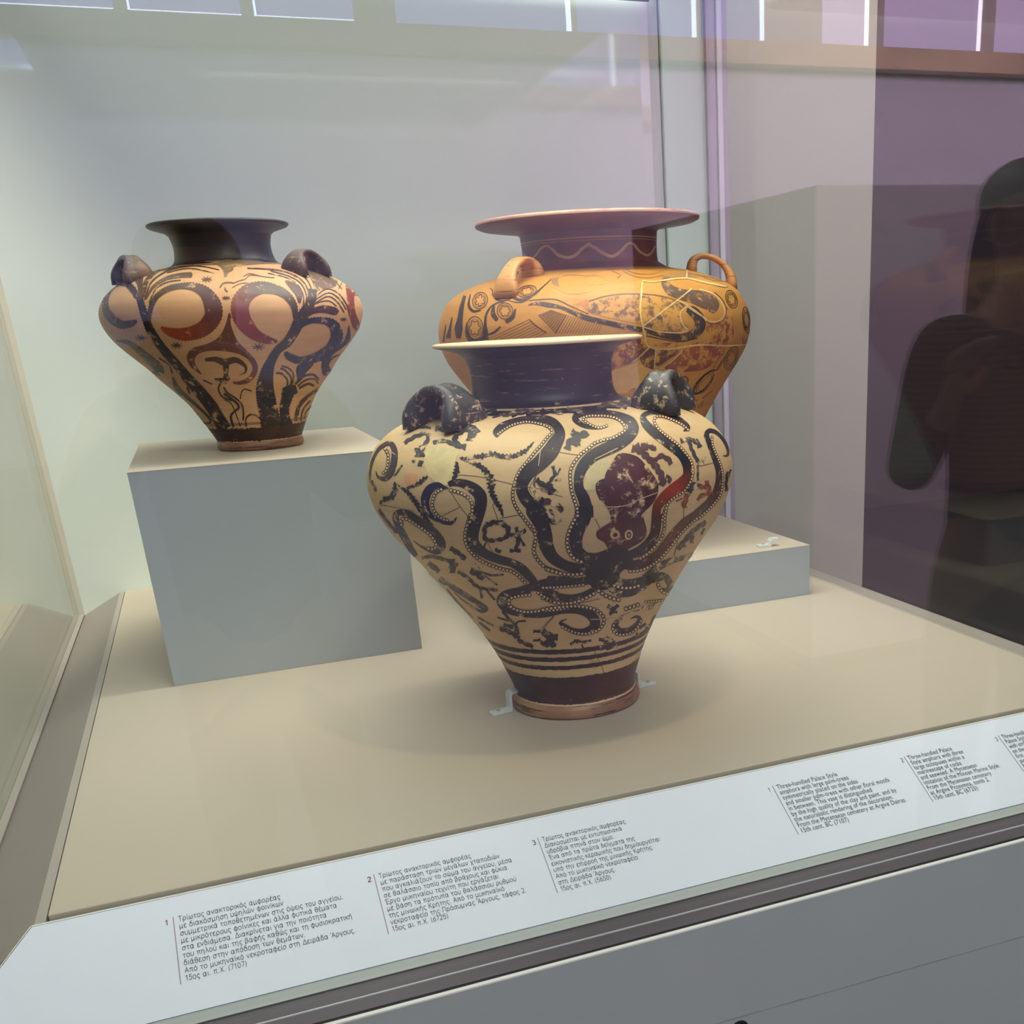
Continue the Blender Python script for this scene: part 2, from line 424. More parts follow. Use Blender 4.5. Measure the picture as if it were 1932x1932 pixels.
kx = (0.5102 - 0.4562) / 0.0753
labpoly('card', [(-0.4562, 0), (-0.4562 - kx * 0.2514, 0.2514), (2.33, 0.2514), (2.172, 0)], 0.001, 0.006, MAT['white'])
labpoly('lower_edge', [(-0.4562 - kx * 0.252, 0.252), (-0.4562 - kx * 0.272, 0.2745), (2.335, 0.2745), (2.33, 0.252)], 0.001, 0.004, MAT['acrylic_edge'])
labpoly('top_edge', [(-0.4562, -0.0030), (-0.4562, -0.0004), (2.172, -0.0004), (2.172, -0.0030)], 0.0, 0.0068, MAT['edge'])
labpoly('side_edge', [(-0.4585, -0.002), (-0.4585 - kx * 0.2514, 0.2514), (-0.4566 - kx * 0.2514, 0.2514), (-0.4566, -0.002)], 0.0, 0.0066, MAT['edge'])


def fit_block(a, x0, v0, x1, v1, size):
    mn, mx = a.min(0), a.max(0)
    sy = (v1 - v0) / (mx[1] - mn[1]) if v1 else size
    sx = (x1 - x0) / (mx[0] - mn[0]) if x1 else sy
    b = lab.location; out = []
    for q in a:
        p = onlab(x0 + (q[0] - mn[0]) * sx, v0 + (mx[1] - q[1]) * sy, 0.0068); out.append((p[0] - b[0], p[1] - b[1], p[2] - b[2]))
    return out


def lettering(name, body, x0, v0, x1=None, v1=None, mat=None, size=0.02):
    """x0,v0 = top-left of the block; x1 = right end of the longest line, v1 = bottom of the last line"""
    cu = bpy.data.curves.new(name, 'FONT'); cu.body = body; cu.size = 1.0; cu.resolution_u = 3; cu.fill_mode = 'FRONT'
    cu.space_line = 0.86; cu.space_character = 1.04
    to = bpy.data.objects.new('tmp', cu); COL.objects.link(to)
    dg = bpy.context.evaluated_depsgraph_get(); dg.update()
    me = bpy.data.meshes.new_from_object(to.evaluated_get(dg))
    bpy.data.objects.remove(to); bpy.data.curves.remove(cu)
    n = len(me.vertices); a = np.zeros(n * 3); me.vertices.foreach_get('co', a); a = a.reshape(-1, 3)
    out = np.array(fit_block(a, x0, v0, x1, v1, size))
    me.vertices.foreach_set('co', out.ravel()); me.materials.clear(); me.materials.append(mat or MAT['ink']); me.update()
    o = bpy.data.objects.new(name, me); COL.objects.link(o); o.parent = lab
    return o


def arc(cx, cy, rx, ry, a0, a1, n=12):
    return [(cx + rx * math.cos(math.radians(a0 + (a1 - a0) * i / n)), cy + ry * math.sin(math.radians(a0 + (a1 - a0) * i / n))) for i in range(n + 1)]


# thin geometric Greek sans, x-height 1, drawn as strokes: glyph -> (advance, strokes)
GK = {
    'α': (1.22, [arc(.48, .5, .40, .5, 40, 320), [(.78, .82), (.78, .18)], [(.90, 1), (.88, .1), (1.0, 0)]]),
    'β': (1.10, [[(.12, -.42), (.12, 1.1)] + arc(.46, 1.1, .34, .32, 180, -50, 8) + [(.48, .76)], [(.48, .78)] + arc(.48, .38, .42, .40, 75, -180, 10)]),
    'γ': (1.0, [[(.04, 1), (.46, .05), (.46, -.42)], [(.88, 1), (.46, .05)]]),
    'δ': (1.08, [arc(.50, .46, .42, .46, 0, 360, 16), [(.80, 1.36), (.40, 1.40), (.24, 1.2), (.40, 1.0), (.78, .76)]]),
    'ε': (.90, [arc(.50, .76, .36, .24, 40, 260, 8) + arc(.50, .26, .42, .28, 100, 320, 9)]),
    'ζ': (.86, [[(.16, 1.36), (.78, 1.36), (.30, .78), (.14, .34), (.36, .02), (.70, -.04), (.74, -.24), (.52, -.38)]]),
    'η': (1.08, [[(.12, 1), (.12, 0)], [(.12, .6)] + arc(.48, .62, .34, .38, 160, 0, 8) + [(.82, -.42)]]),
    'θ': (1.06, [arc(.5, .68, .38, .72, 0, 360, 18), [(.12, .70), (.88, .70)]]),
    'ι': (.44, [[(.16, 1), (.16, .16), (.32, 0)]]),
    'κ': (.98, [[(.12, 1), (.12, 0)], [(.84, 1), (.14, .46)], [(.34, .62), (.88, 0)]]),
    'λ': (.98, [[(.12, 1.38), (.28, 1.38), (.88, 0)], [(.48, .92), (.06, 0)]]),
    'μ': (1.12, [[(.12, 1), (.12, -.42)], [(.12, .4)] + arc(.46, .34, .34, .34, 180, 350, 8) + [(.80, 1)], [(.80, .4), (.84, .05), (.98, 0)]]),
    'ν': (.94, [[(.04, 1), (.44, 0), (.86, 1)]]),
    'ο': (1.08, [arc(.5, .5, .42, .5, 0, 360, 18)]),
    'π': (1.16, [[(.04, .96), (1.06, .96)], [(.28, .96), (.24, 0)], [(.78, .96), (.80, .14), (.98, 0)]]),
    'ρ': (1.10, [[(.12, -.42), (.12, .5)] + arc(.52, .5, .40, .5, 180, -180, 16)]),
    'σ': (1.18, [arc(.5, .46, .42, .46, 60, 420, 16), [(.50, .93), (1.12, .93)]]),
    'ς': (.92, [arc(.52, .52, .42, .46, 50, 250, 9) + [(.58, .02), (.74, -.16), (.60, -.36), (.44, -.40)]]),
    'τ': (.92, [[(.04, .96), (.86, .96)], [(.42, .96), (.42, .16), (.60, 0)]]),
    'υ': (1.02, [[(.10, 1), (.10, .4)] + arc(.48, .38, .38, .38, 180, 360, 9) + [(.86, 1)]]),
    'φ': (1.24, [arc(.60, .5, .50, .5, 0, 360, 18), [(.60, 1.3), (.60, -.42)]]),
    'χ': (.96, [[(.06, 1), (.86, -.42)], [(.84, 1), (.06, -.42)]]),
    'ψ': (1.26, [[(.10, 1), (.10, .5)] + arc(.60, .48, .50, .48, 180, 360, 10) + [(1.10, 1)], [(.60, 1.3), (.60, -.42)]]),
    'ω': (1.36, [[(.30, 1)] + arc(.36, .40, .28, .40, 130, 340, 8) + [(.64, .8)], [(.64, .3)] + arc(.92, .40, .28, .40, 200, 410, 8) + [(.98, 1)]]),
    'Τ': (1.04, [[(.02, 1.4), (.98, 1.4)], [(.5, 1.4), (.5, 0)]]),
    'Δ': (1.24, [[(.04, 0), (.60, 1.4), (1.16, 0), (.04, 0)]]),
    'Α': (1.20, [[(.04, 0), (.58, 1.4), (1.12, 0)], [(.24, .48), (.92, .48)]]),
    'Ε': (1.02, [[(.90, 1.4), (.14, 1.4), (.14, 0), (.90, 0)], [(.14, .74), (.80, .74)]]),
    'Κ': (1.12, [[(.14, 1.4), (.14, 0)], [(.98, 1.4), (.16, .6)], [(.38, .82), (1.02, 0)]]),
    'Π': (1.22, [[(.14, 0), (.14, 1.4), (1.06, 1.4), (1.06, 0)]]),
    'Χ': (1.10, [[(.06, 1.4), (1.0, 0)], [(1.0, 1.4), (.06, 0)]]),
    '.': (.46, [[(.18, 0), (.18, .12)]]), ',': (.46, [[(.22, .14), (.12, -.2)]]), ' ': (.56, []),
    '(': (.54, [arc(.62, .6, .46, 1.0, 130, 230, 8)]), ')': (.54, [arc(-.10, .6, .46, 1.0, 50, -50, 8)]),
    '0': (1.04, [arc(.5, .7, .38, .7, 0, 360, 16)]), '1': (.80, [[(.16, 1.12), (.46, 1.4), (.46, 0)]]),
    '2': (1.0, [arc(.48, 1.0, .38, .40, 160, -20, 8) + [(.10, 0), (.90, 0)]]), '3': (1.0, [arc(.46, 1.06, .34, .34, 150, -80, 8) + arc(.46, .38, .40, .38, 80, -150, 9)]),
    '5': (1.0, [[(.84, 1.4), (.26, 1.4), (.18, .78)] + arc(.46, .46, .40, .46, 110, -150, 10)]),
    '6': (1.02, [[(.68, 1.4), (.20, .72)], arc(.5, .42, .38, .42, 0, 360, 14)]), '7': (.96, [[(.08, 1.4), (.86, 1.4), (.34, 0)]]),
}
for a_, b_ in zip('άέήίόύώΆΈ', 'αεηιουωΑΕ'):
    w_, st_ = GK[b_]; hi = b_ in 'ΑΕ'
    GK[a_] = (w_ + (.22 if hi else 0), [[(x + (.22 if hi else 0), y) for x, y in q] for q in st_] + [[(.02, 1.08), (.16, 1.5)] if hi else [(w_ * .42, 1.16), (w_ * .56, 1.46)]])
GK['ϊ'] = (.50, [[(x + .04, y) for x, y in q] for q in GK['ι'][1]] + [[(.04, 1.2), (.04, 1.32)], [(.36, 1.2), (.36, 1.32)]])


def greek(name, body, x0, v0, x1=None, v1=None, mat=None, size=0.02, pen=0.150):
    V, Fc = [], []
    for li, line in enumerate(body.split('\n')):
        x, y = 0.0, -2.06 * li
        for ch in line:
            adv, strokes = GK[ch]
            for st in strokes:
                for (ax, ay), (bx, by) in zip(st[:-1], st[1:]):
                    d = math.hypot(bx - ax, by - ay)
                    if d < 1e-6: continue
                    ux, uy = (bx - ax) / d, (by - ay) / d; e = pen * 0.28; hx, hy = -uy * pen / 2, ux * pen / 2
                    i = len(V)
                    V += [(x + ax - ux * e + hx, y + ay - uy * e + hy, 0), (x + ax - ux * e - hx, y + ay - uy * e - hy, 0), (x + bx + ux * e - hx, y + by + uy * e - hy, 0), (x + bx + ux * e + hx, y + by + uy * e + hy, 0)]
                    Fc.append((i, i + 1, i + 2, i + 3))
            x += adv + 0.09
    out = fit_block(np.array(V), x0, v0, x1, v1, size)
    me = bpy.data.meshes.new(name); me.from_pydata(out, [], Fc); me.materials.append(mat or MAT['ink']); me.update()
    o = bpy.data.objects.new(name, me); COL.objects.link(o); o.parent = lab
    return o


G1 = "Τρίωτος ανακτορικός αμφορέας\nμε διακόσμηση υψηλών φοινίκων\nσυμμετρικά τοποθετημένων στις όψεις του αγγείου,\nμε μικρότερους φοίνικες και άλλα φυτικά θέματα\nστα ενδιάμεσα. Διακρίνεται για την ποιότητα\nτου πηλού και της βαφής καθώς και τη φυσιοκρατική\nδιάθεση στην απόδοση των θεμάτων.\nΑπό το μυκηναϊκό νεκροταφείο στη Δειράδα Άργους.\n15ος αι. π.Χ. (7107)"
G2 = "Τρίωτος ανακτορικός αμφορέας\nμε παράσταση τριών μεγάλων χταποδιών\nπου αγκαλιάζουν το σώμα του αγγείου, μέσα\nσε θαλάσσιο τοπίο από βράχους και φύκια.\nΈργο μυκηναίου τεχνίτη που εργάζεται\nμε βάση τα πρότυπα του θαλάσσιου ρυθμού\nτης μινωικής Κρήτης. Από το μυκηναϊκό\nνεκροταφείο της Πρόσυμνας Άργους, τάφος 2.\n15ος αι. π.Χ. (6725)"
G3 = "Τρίωτος ανακτορικός αμφορέας.\nΔιακοσμείται με εντυπωσιακά\nυδρόβια πτηνά στον ώμο.\nΈνα από τα πρώτα δείγματα της\nεικονιστικής κεραμικής που δημιουργείται\nυπό την επιρροή της μινωικής Κρήτης.\nΑπό το μυκηναϊκό νεκροταφείο\nστη Δειράδα Άργους.\n15ος αι. π.Χ. (5650)"
E1 = "Three-handled Palace Style\namphora with large palm-trees\nsymmetrically placed on the sides\nand smaller palm-trees with other floral motifs\nin between. This vase is distinguished\nby the high quality of the clay and paint, and by\nthe naturalistic rendering of the decoration.\nFrom the Mycenaean cemetery at Argive Deiras.\n15th cent. BC (7107)"
E2 = "Three-handled Palace\nStyle amphora with three\nlarge octopuses within a\nmarinescape of rocks\nand seaweed. A Mycenaean\nimitation of the Minoan Marine Style.\nFrom the Mycenaean cemetery\nat Argive Prosymna, tomb 2.\n15th cent. BC (6725)"
E3 = "Three-handled\nPalace Style\nwith striking\non the\nfirst e\npict\nM"
for nm, body, x0, v0, x1, v1, num, bar, ni, bi in (
        ('caption_text', G1, -0.2096, 0.046, 0.0975, 0.190, '1', -0.2183, 'redink', 'redline'),
        ('caption_text', G2, 0.1655, 0.050, 0.4400, 0.1915, '2', 0.1570, 'redink', 'redline'),
        ('caption_text', G3, 0.5096, 0.050, 0.7560, 0.1925, '3', 0.5015, 'redink', 'redline'),
        ('caption_text', E1, 1.0745, 0.050, 1.3640, 0.1930, '1', 1.0660, 'ink', 'redline'),
        ('caption_text', E2, 1.4345, 0.050, 1.6560, 0.1915, '2', 1.4275, 'ink', 'redline'),
        ('caption_text', E3, 1.7160, 0.050, 1.7960, 0.1590, '3', 1.7085, 'ink', 'redline')):
    (greek if ni == 'redink' else lettering)(nm, body, x0, v0, x1, v1)
    greek('caption_number', num, bar - 0.0145, v0 + 0.003, None, None, MAT[ni], size=0.0078, pen=0.20 if ni == 'redink' else 0.15)
    labpoly('rule_line', [(bar - 0.0008, v0), (bar - 0.0008, 0.191), (bar + 0.0008, 0.191), (bar + 0.0008, v0)], 0.0062, 0.0068, MAT[bi])

# ------------------------------------------------------------------ plinths and acrylic clips
PF, PB, PH = 3.470, 4.4555, 0.6518
pl = empty('display_plinth', P(0.16, 3.96, 0))
tag(pl, 'tall grey box plinth under the palm-tree amphora at the left', 'plinth')
box('plinth_body', -0.2238, 0.5485, PF, PB, 0.0005, PH - 0.001, MAT['plinth_front'], pl)
box('plinth_top', -0.2245, 0.5492, PF - 0.0007, PB, PH - 0.001, PH, MAT['deck'], pl)
HS = 0.1872
st = empty('display_plinth', P(1.35, 3.95, 0))
tag(st, 'low wide grey platform under the bird amphora at the back right', 'plinth')
box('plinth_body', 0.80, 2.0005, 3.405, 4.62, 0.0005, HS - 0.001, MAT['plinth_front'], st)
box('plinth_top', 0.7993, 2.0012, 3.4043, 4.62, HS - 0.001, HS, MAT['deck'], st)


def clip(loc, ang, label, rise=0.042, length=0.062, w=0.024):
    """bent acrylic strap: flat screwed foot, upright, lip that bears on the vase foot"""
    cl = empty('acrylic_clip', P(*loc)); tag(cl, label, 'clip')
    th = 0.009; prof = [(0, 0), (length, 0), (length + 0.004, 0.004), (length + 0.006, rise - 0.004), (length + 0.010, rise), (length + 0.034, rise)]
    up = [(length + 0.034, rise + th), (length + 0.006, rise + th), (length - 0.001, rise + 0.001), (length - 0.003, th + 0.004), (length - 0.006, th), (0.003, th), (0, th - 0.002)]
    poly = prof + up; c, s = math.cos(ang), math.sin(ang); v = []
    for side in (-w / 2, w / 2):
        for a, z in poly: v.append(P(loc[0] + a * c - side * s, loc[1] + a * s + side * c, loc[2] + 0.0006 + z))
    n = len(poly); f = [tuple(range(n))[::-1], tuple(range(n, 2 * n))] + [(i, (i + 1) % n, n + (i + 1) % n, n + i) for i in range(n)]
    o = link_mesh('strap', v, f, MAT['acrylic'], cl, bevel=0.0004)
    bm = bmesh.new(); bm.from_mesh(o.data); bmesh.ops.recalc_face_normals(bm, faces=bm.faces[:]); bm.to_mesh(o.data); bm.free()
    sv, sf = [], []
    cx, cy = loc[0] + 0.022 * c, loc[1] + 0.022 * s
    for k, (r, z) in enumerate(((0.0055, th + 0.001), (0.0055, th + 0.0022), (0.0035, th + 0.003))):
        for i in range(12): sv.append(P(cx + r * math.cos(i * math.pi / 6), cy + r * math.sin(i * math.pi / 6), loc[2] + z))
    for k in (0, 1):
        for i in range(12): sf.append((k * 12 + i, k * 12 + (i + 1) % 12, k * 12 + 12 + (i + 1) % 12, k * 12 + 12 + i))
    sf.append(tuple(range(24, 36)))
    link_mesh('screw', sv, sf, MAT['metal'], cl, smooth=True)
    return cl


clip((0.592, 2.712, 0), 0.20, 'clear acrylic clip gripping the foot of the octopus amphora on its left side', length=0.056, w=0.026, rise=0.05)
clip((1.090, 2.738, 0), math.pi + 0.12, 'clear acrylic clip gripping the foot of the octopus amphora on its right side', length=0.056, w=0.026, rise=0.05)
clip((1.822, 3.478, HS), -0.12, 'loose clear acrylic clip on the low platform near its right corner', rise=0.020, length=0.045, w=0.03)
# ------------------------------------------------------------------ camera-ray helpers used to carry the traced painting onto the pots


def rays(xy):
    xy = np.asarray(xy, float)
    d = np.stack([(xy[:, 0] - PX) / F, (xy[:, 1] - PY) / F, np.ones(len(xy))], 1)
    return d @ M          # rows: M^T d


class Pot:
    def __init__(s, x, y, k, z0, prof, step=0.004):
        s.x, s.y, s.k, s.z0 = x, y, k, z0
        zz = np.array([a for a, b in prof]); rr = np.array([b for a, b in prof])
        # monotone cubic-ish resample (Catmull-Rom in z)
        t = np.arange(len(zz)); tt = np.linspace(0, len(zz) - 1, 8 * (len(zz) - 1) + 1)
        s.pz, s.pr = cr(zz, tt), cr(rr, tt)
        m = slice(0, None); s.bz, s.br = s.pz, s.pr

    def R(s, z): return np.interp(z, s.bz, s.br)

    def hit(s, xy):
        out = np.zeros((len(xy), 2))
        for c in range(0, len(xy), 4000):
            D = rays(xy[c:c + 4000]); Y = np.linspace(s.y - 0.66, s.y + 0.02, 681)
            t = Y[None] / D[:, 1:2]; X = D[:, :1] * t; Z = 1 + D[:, 2:] * t
            cx = s.x + s.k * (Z - s.z0)
            g = np.hypot(X - cx, Y[None] - s.y) - np.interp(Z, s.bz, s.br)
            neg = g < 0; has = neg.any(1); i = np.where(has, neg.argmax(1), g.argmin(1)); r = np.arange(len(D))
            j = np.maximum(i - 1, 0); g1, g0 = g[r, i], g[r, j]
            w = np.where(has & (i > 0), g0 / (g0 - g1 + 1e-12), 1.0)
            Yh = Y[j] + (Y[i] - Y[j]) * w; tt = Yh / D[:, 1]; Xh = D[:, 0] * tt; Zh = 1 + D[:, 2] * tt
            Zh = np.clip(Zh, s.bz.min(), s.bz.max())
            out[c:c + 4000, 0] = np.arctan2(Yh - s.y, Xh - s.x - s.k * (Zh - s.z0)); out[c:c + 4000, 1] = Zh
        return out

    def pos(s, th, z, off=0.0):
        """surface point (u) and normal"""
        e = 0.003; dr = (s.R(z + e) - s.R(z - e)) / (2 * e); n = 1 / np.sqrt(1 + dr * dr)
        nr, nz = n, -dr * n
        r = s.R(z) + off * nr; zz = z + off * nz
        q = np.stack([s.x + s.k * (zz - s.z0) + r * np.cos(th), s.y + r * np.sin(th), zz], 1)
        nn = np.stack([nr * np.cos(th), nr * np.sin(th), nz], 1)
        return q, nn


def cr(a, t):
    """Catmull-Rom through samples a at parameter t"""
    a = np.asarray(a, float); n = len(a); i = np.clip(np.floor(t).astype(int), 0, n - 2); u = t - i
    p0, p1, p2, p3 = a[np.maximum(i - 1, 0)], a[i], a[i + 1], a[np.minimum(i + 2, n - 1)]
    if a.ndim > 1: u = u[:, None]
    return 0.5 * (2 * p1 + (p2 - p0) * u + (2 * p0 - 5 * p1 + 4 * p2 - p3) * u ** 2 + (3 * p1 - p0 - 3 * p2 + p3) * u ** 3)


def lathe(name, pot, prof, mat, parent, n=160, close=None):
    """prof: list of (z, r) in u; revolved about the pot's (slightly leaning) axis"""
    v = []; f = []
    for z, r in prof:
        for i in range(n):
            a = 2 * math.pi * i / n
            v.append(P(pot.x + pot.k * (z - pot.z0) + r * math.cos(a), pot.y + r * math.sin(a), z))
    for j in range(len(prof) - 1):
        for i in range(n):
            f.append((j * n + i, j * n + (i + 1) % n, (j + 1) * n + (i + 1) % n, (j + 1) * n + i))
    if close == 'bottom': f.append(tuple(range(n))[::-1])
    return link_mesh(name, v, f, mat, parent, smooth=True)


# ------------------------------------------------------------------ painted decoration
FR = dict(A=(660, 600, 4.83), B=(1020, 600, 4.83), C=(680, 950, 4.2925), D=(1020, 950, 4.2925),
          E=(160, 380, 3.864), G=(420, 380, 3.864), H=(810, 380, 6.0375), K=(1110, 380, 4.6), Z=(0, 0, 1.0))


def px(fr, pts):
    x, y, s = FR[fr]; out = []
    for p in pts:
        if isinstance(p[0], str):
            x_, y_, s_ = FR[p[0]]; q = p[1:]; out.append((x_ + q[0] / s_, y_ + q[1] / s_, *[c / s_ for c in q[2:3]]))
        else: out.append((x + p[0] / s, y + p[1] / s, *[c / s for c in p[2:3]]))
    return out


BLK = srgb(40, 34, 36); BRN = srgb(66, 44, 38); RED = srgb(126, 48, 28); PURP = srgb(74, 34, 36); NAVY = srgb(40, 38, 66)


class Paint:
    def __init__(s, pot): s.pot = pot; s.v = []; s.off = []; s.f = []; s.c = []; s.lay = 0; s.marks = []

    def add(s, pts, faces, cols, lift=0):
        b = len(s.v); s.lay += 1; s.marks.append((len(s.v), len(s.f)))
        s.v += [tuple(p) for p in pts]; s.off += [0.0007 + (s.lay % 40) * 0.000006 + lift] * len(pts)
        s.f += [tuple(b + i for i in f) for f in faces]
        if isinstance(cols, tuple): cols = [cols] * len(pts)
        s.c += cols

    def ribbon(s, fr, pts, col=BLK, wear=0.35, w=None, style=None, cols=None, closed=False, lift=0, step=2.5):
        q = px(fr, pts); sc = FR[fr][2]
        q = np.array([(p[0], p[1], p[2] if len(p) > 2 else w / sc) for p in q])
        if closed: q = np.vstack([q, q[:1]])
        L = np.hypot(*np.diff(q[:, :2], axis=0).T); n = max(4, int(L.sum() / step))
        cl = np.concatenate([[0], np.cumsum(np.maximum(L, 1e-6))]); sarc = np.linspace(0, cl[-1], n + 1); t = np.interp(sarc, cl, np.arange(len(q)))
        c = cr(q, t); c[:, 2] = np.maximum(np.interp(sarc, cl, q[:, 2]), 0.4)
        d = np.gradient(c[:, :2], axis=0); d /= np.maximum(np.hypot(*d.T), 1e-6)[:, None]; nr = np.stack([-d[:, 1], d[:, 0]], 1)
        wl = c[:, 2] * 0.5; wr = wl.copy()
        if style == 'saw':
            ph = (np.arange(n + 1) % 3) / 2.0; wl = wl * (0.55 + 0.55 * ph) ; wr = wr * (0.55 + 0.55 * np.roll(ph, 1))
            wl *= 1 + 0.2 * rng.randn(n + 1); wr *= 1 + 0.2 * rng.randn(n + 1)
        elif style == 'teeth':
            ph = (np.arange(n + 1) % 2); k_ = np.minimum(1.9 / np.maximum(wl, 1), .5); wl = wl * (1 + k_ * (ph - .5)); wr = wr * (1 + k_ * (.5 - ph))
        elif style == 'lobe':
            ph = np.abs(np.sin(sarc / 4.2 + rng.rand() * 3)); wl = wl * (0.6 + 0.6 * ph); wr = wr * (0.6 + 0.6 * np.abs(np.cos(sarc / 4.7)))
        elif style == 'rough':
            wl = wl * (1 + 0.13 * rng.randn(n + 1)); wr = wr * (1 + 0.13 * rng.randn(n + 1))
        m = max(1, int(math.ceil(c[:, 2].max() / 6.0))); V = []; Fc = []; C = []
        for i in range(n + 1):
            k = cols and cr(np.array([x[:3] for x in cols]), np.array([i / n * (len(cols) - 1)]))[0]
            cc = (tuple(np.clip(k, 0, 1)) if cols else tuple(col[:3])) + (wear,)
            for j in range(m + 1):
                u = j / m; V.append(c[i, :2] + nr[i] * (wl[i] * (1 - u) - wr[i] * u)); C.append(cc)
        for i in range(n):
            for j in range(m): a = i * (m + 1) + j; Fc.append((a, a + 1, a + m + 2, a + m + 1))
        s.add(V, Fc, C, lift)

    def poly(s, fr, pts, col=BLK, wear=0.35, smooth=True, lift=0, rough=0.0, maxe=8.0):
        q = np.array([p[:2] for p in px(fr, pts)])
        if smooth:
            qq = np.vstack([q[-1:], q, q[:2]]); t = np.linspace(1, len(q) + 1, len(q) * 4 + 1)[:-1]; q = cr(qq, t)
        if rough: q = q + rough * rng.randn(*q.shape)
        tri = tessellate_polygon([[Vector((a[0], a[1], 0)) for a in q]])
        V = [tuple(a) for a in q]; out = []
        cache = {}

        def mid(a, b):
            k = (min(a, b), max(a, b))
            if k not in cache: V.append(((V[a][0] + V[b][0]) / 2, (V[a][1] + V[b][1]) / 2)); cache[k] = len(V) - 1
            return cache[k]
        st = [t for t in tri]
        while st:
            a, b, c = st.pop()
            e = sorted([(math.dist(V[a], V[b]), 0), (math.dist(V[b], V[c]), 1), (math.dist(V[c], V[a]), 2)])[-1]
            if e[0] <= maxe: out.append((a, b, c)); continue
            if e[1] == 0: m_ = mid(a, b); st += [(a, m_, c), (m_, b, c)]
            elif e[1] == 1: m_ = mid(b, c); st += [(a, b, m_), (a, m_, c)]
            else: m_ = mid(c, a); st += [(a, b, m_), (m_, b, c)]
        s.add(V, out, tuple(col[:3]) + (wear,), lift)

    def ellipse(s, fr, cx, cy, rx, ry, rot=0, col=BLK, wear=0.3, lift=0, n=16):
        c, d = math.cos(rot), math.sin(rot)
        s.poly(fr, [(cx + rx * math.cos(a) * c - ry * math.sin(a) * d, cy + rx * math.cos(a) * d + ry * math.sin(a) * c) for a in np.linspace(0, 2 * math.pi, n, endpoint=False)], col, wear, smooth=False, lift=lift)

    def ring(s, fr, cx, cy, rx, ry, w, rot=0, col=BLK, wear=0.3, a0=0, a1=2 * math.pi, n=20, lift=0):
        c, d = math.cos(rot), math.sin(rot)
        s.ribbon(fr, [(cx + rx * math.cos(a) * c - ry * math.sin(a) * d, cy + rx * math.cos(a) * d + ry * math.sin(a) * c, w) for a in np.linspace(a0, a1, n)], col, wear, step=1.5, lift=lift)

    def suckers(s, fr, pts, d, clay, col=BLK, d1=None):
        """a row of little outlined discs"""
        q = np.array([p[:2] for p in px(fr, pts)]); d = d / FR[fr][2]; d1 = d if d1 is None else d1 / FR[fr][2]
        t = np.linspace(0, len(q) - 1, 40 * (len(q) - 1)); c = cr(q, t); L = np.concatenate([[0], np.cumsum(np.hypot(*np.diff(c, axis=0).T))])
        p = 0.0; an = np.linspace(0, 2 * math.pi, 10, endpoint=False)
        while p <= L[-1]:
            u = p / L[-1]; dd = d + (d1 - d) * u; x = np.interp(p, L, c[:, 0]); y = np.interp(p, L, c[:, 1])
            o = [(x + dd * 0.56 * math.cos(a), y + dd * 0.56 * math.sin(a)) for a in an]; i = [(x + dd * 0.33 * math.cos(a), y + dd * 0.33 * math.sin(a)) for a in an]
            s.add(o + i, [(k, (k + 1) % 10, 10 + (k + 1) % 10, 10 + k) for k in range(10)], tuple(col[:3]) + (0.3,), 0.0004)
            s.add(i, [tuple(range(10))], tuple(clay[:3]) + (0.0,), 0.0004)
            p += dd * 0.98

    def cut(s, a, b):
        """a Paint holding only the shapes a..b of this one"""
        q = Paint(s.pot); v0 = s.marks[a][0]; f0 = s.marks[a][1]
        v1, f1 = s.marks[b] if b < len(s.marks) else (len(s.v), len(s.f))
        q.v, q.off, q.c = s.v[v0:v1], s.off[v0:v1], s.c[v0:v1]; q.f = [tuple(i - v0 for i in f) for f in s.f[f0:f1]]
        return q

    def build_each(s, names, mat, parent):
        for i in range(len(s.marks)): s.cut(i, i + 1).build(names[min(i, len(names) - 1)], mat, parent, back=False)

    def kinds(s, n, first, rest, mat, parent):
        for i in range(n): s.cut(i, i + 1).build(first, mat, parent, back=False, extra=0.0003)
        s.cut(n, len(s.marks)).build(rest, mat, parent, extra=0.0003)['kind'] = 'stuff'

    def build(s, name, mat, parent, back=True, extra=0.0):
        V = np.array(s.v); hz = s.pot.hit(V); off = np.array(s.off) + extra
        q, nn = s.pot.pos(hz[:, 0], hz[:, 1], off); faces = s.f; cols = np.array(s.c)
        if back:      # the same scheme repeated round the far side of the pot
            q2, n2 = s.pot.pos(hz[:, 0] + math.pi, hz[:, 1], off); b = len(q)
            q = np.vstack([q, q2]); nn = np.vstack([nn, n2]); cols = np.vstack([cols, cols]); faces = faces + [tuple(b + i for i in f) for f in faces]
        W = q * S; W[:, 2] += OZ
        o = link_mesh(name, W, faces, mat, parent, smooth=True); me = o.data
        ca = me.color_attributes.new('pigment', 'FLOAT_COLOR', 'POINT'); ca.data.foreach_set('color', cols.astype(np.float32).ravel())
        bm = bmesh.new(); bm.from_mesh(me); bm.normal_update()
        bm.verts.ensure_lookup_table(); bad = [f for f in bm.faces if f.normal.dot(Vector(nn[f.verts[0].index])) < 0]
        bmesh.ops.reverse_faces(bm, faces=bad); bm.to_mesh(me); bm.free()
        me.normals_split_custom_set_from_vertices([tuple(a) for a in nn])
        return o


def band(name, pot, z0, z1, mat, parent, off=0.0009, n=200, jag=0.0):
    v, f = [], []; K = max(2, int((z1 - z0) / 0.006) + 1)
    for j in range(K + 1):
        z = z0 + (z1 - z0) * j / K
        zz = np.full(n, z) + (jag * rng.randn(n) if j in (0, K) and jag else 0)
        q, _ = pot.pos(np.linspace(0, 2 * math.pi, n, endpoint=False), zz, off)
        v += [P(*a) for a in q]
    for j in range(K):
        for i in range(n): f.append((j * n + i, j * n + (i + 1) % n, (j + 1) * n + (i + 1) % n, (j + 1) * n + i))
    return link_mesh(name, v, f, mat, parent, smooth=True)


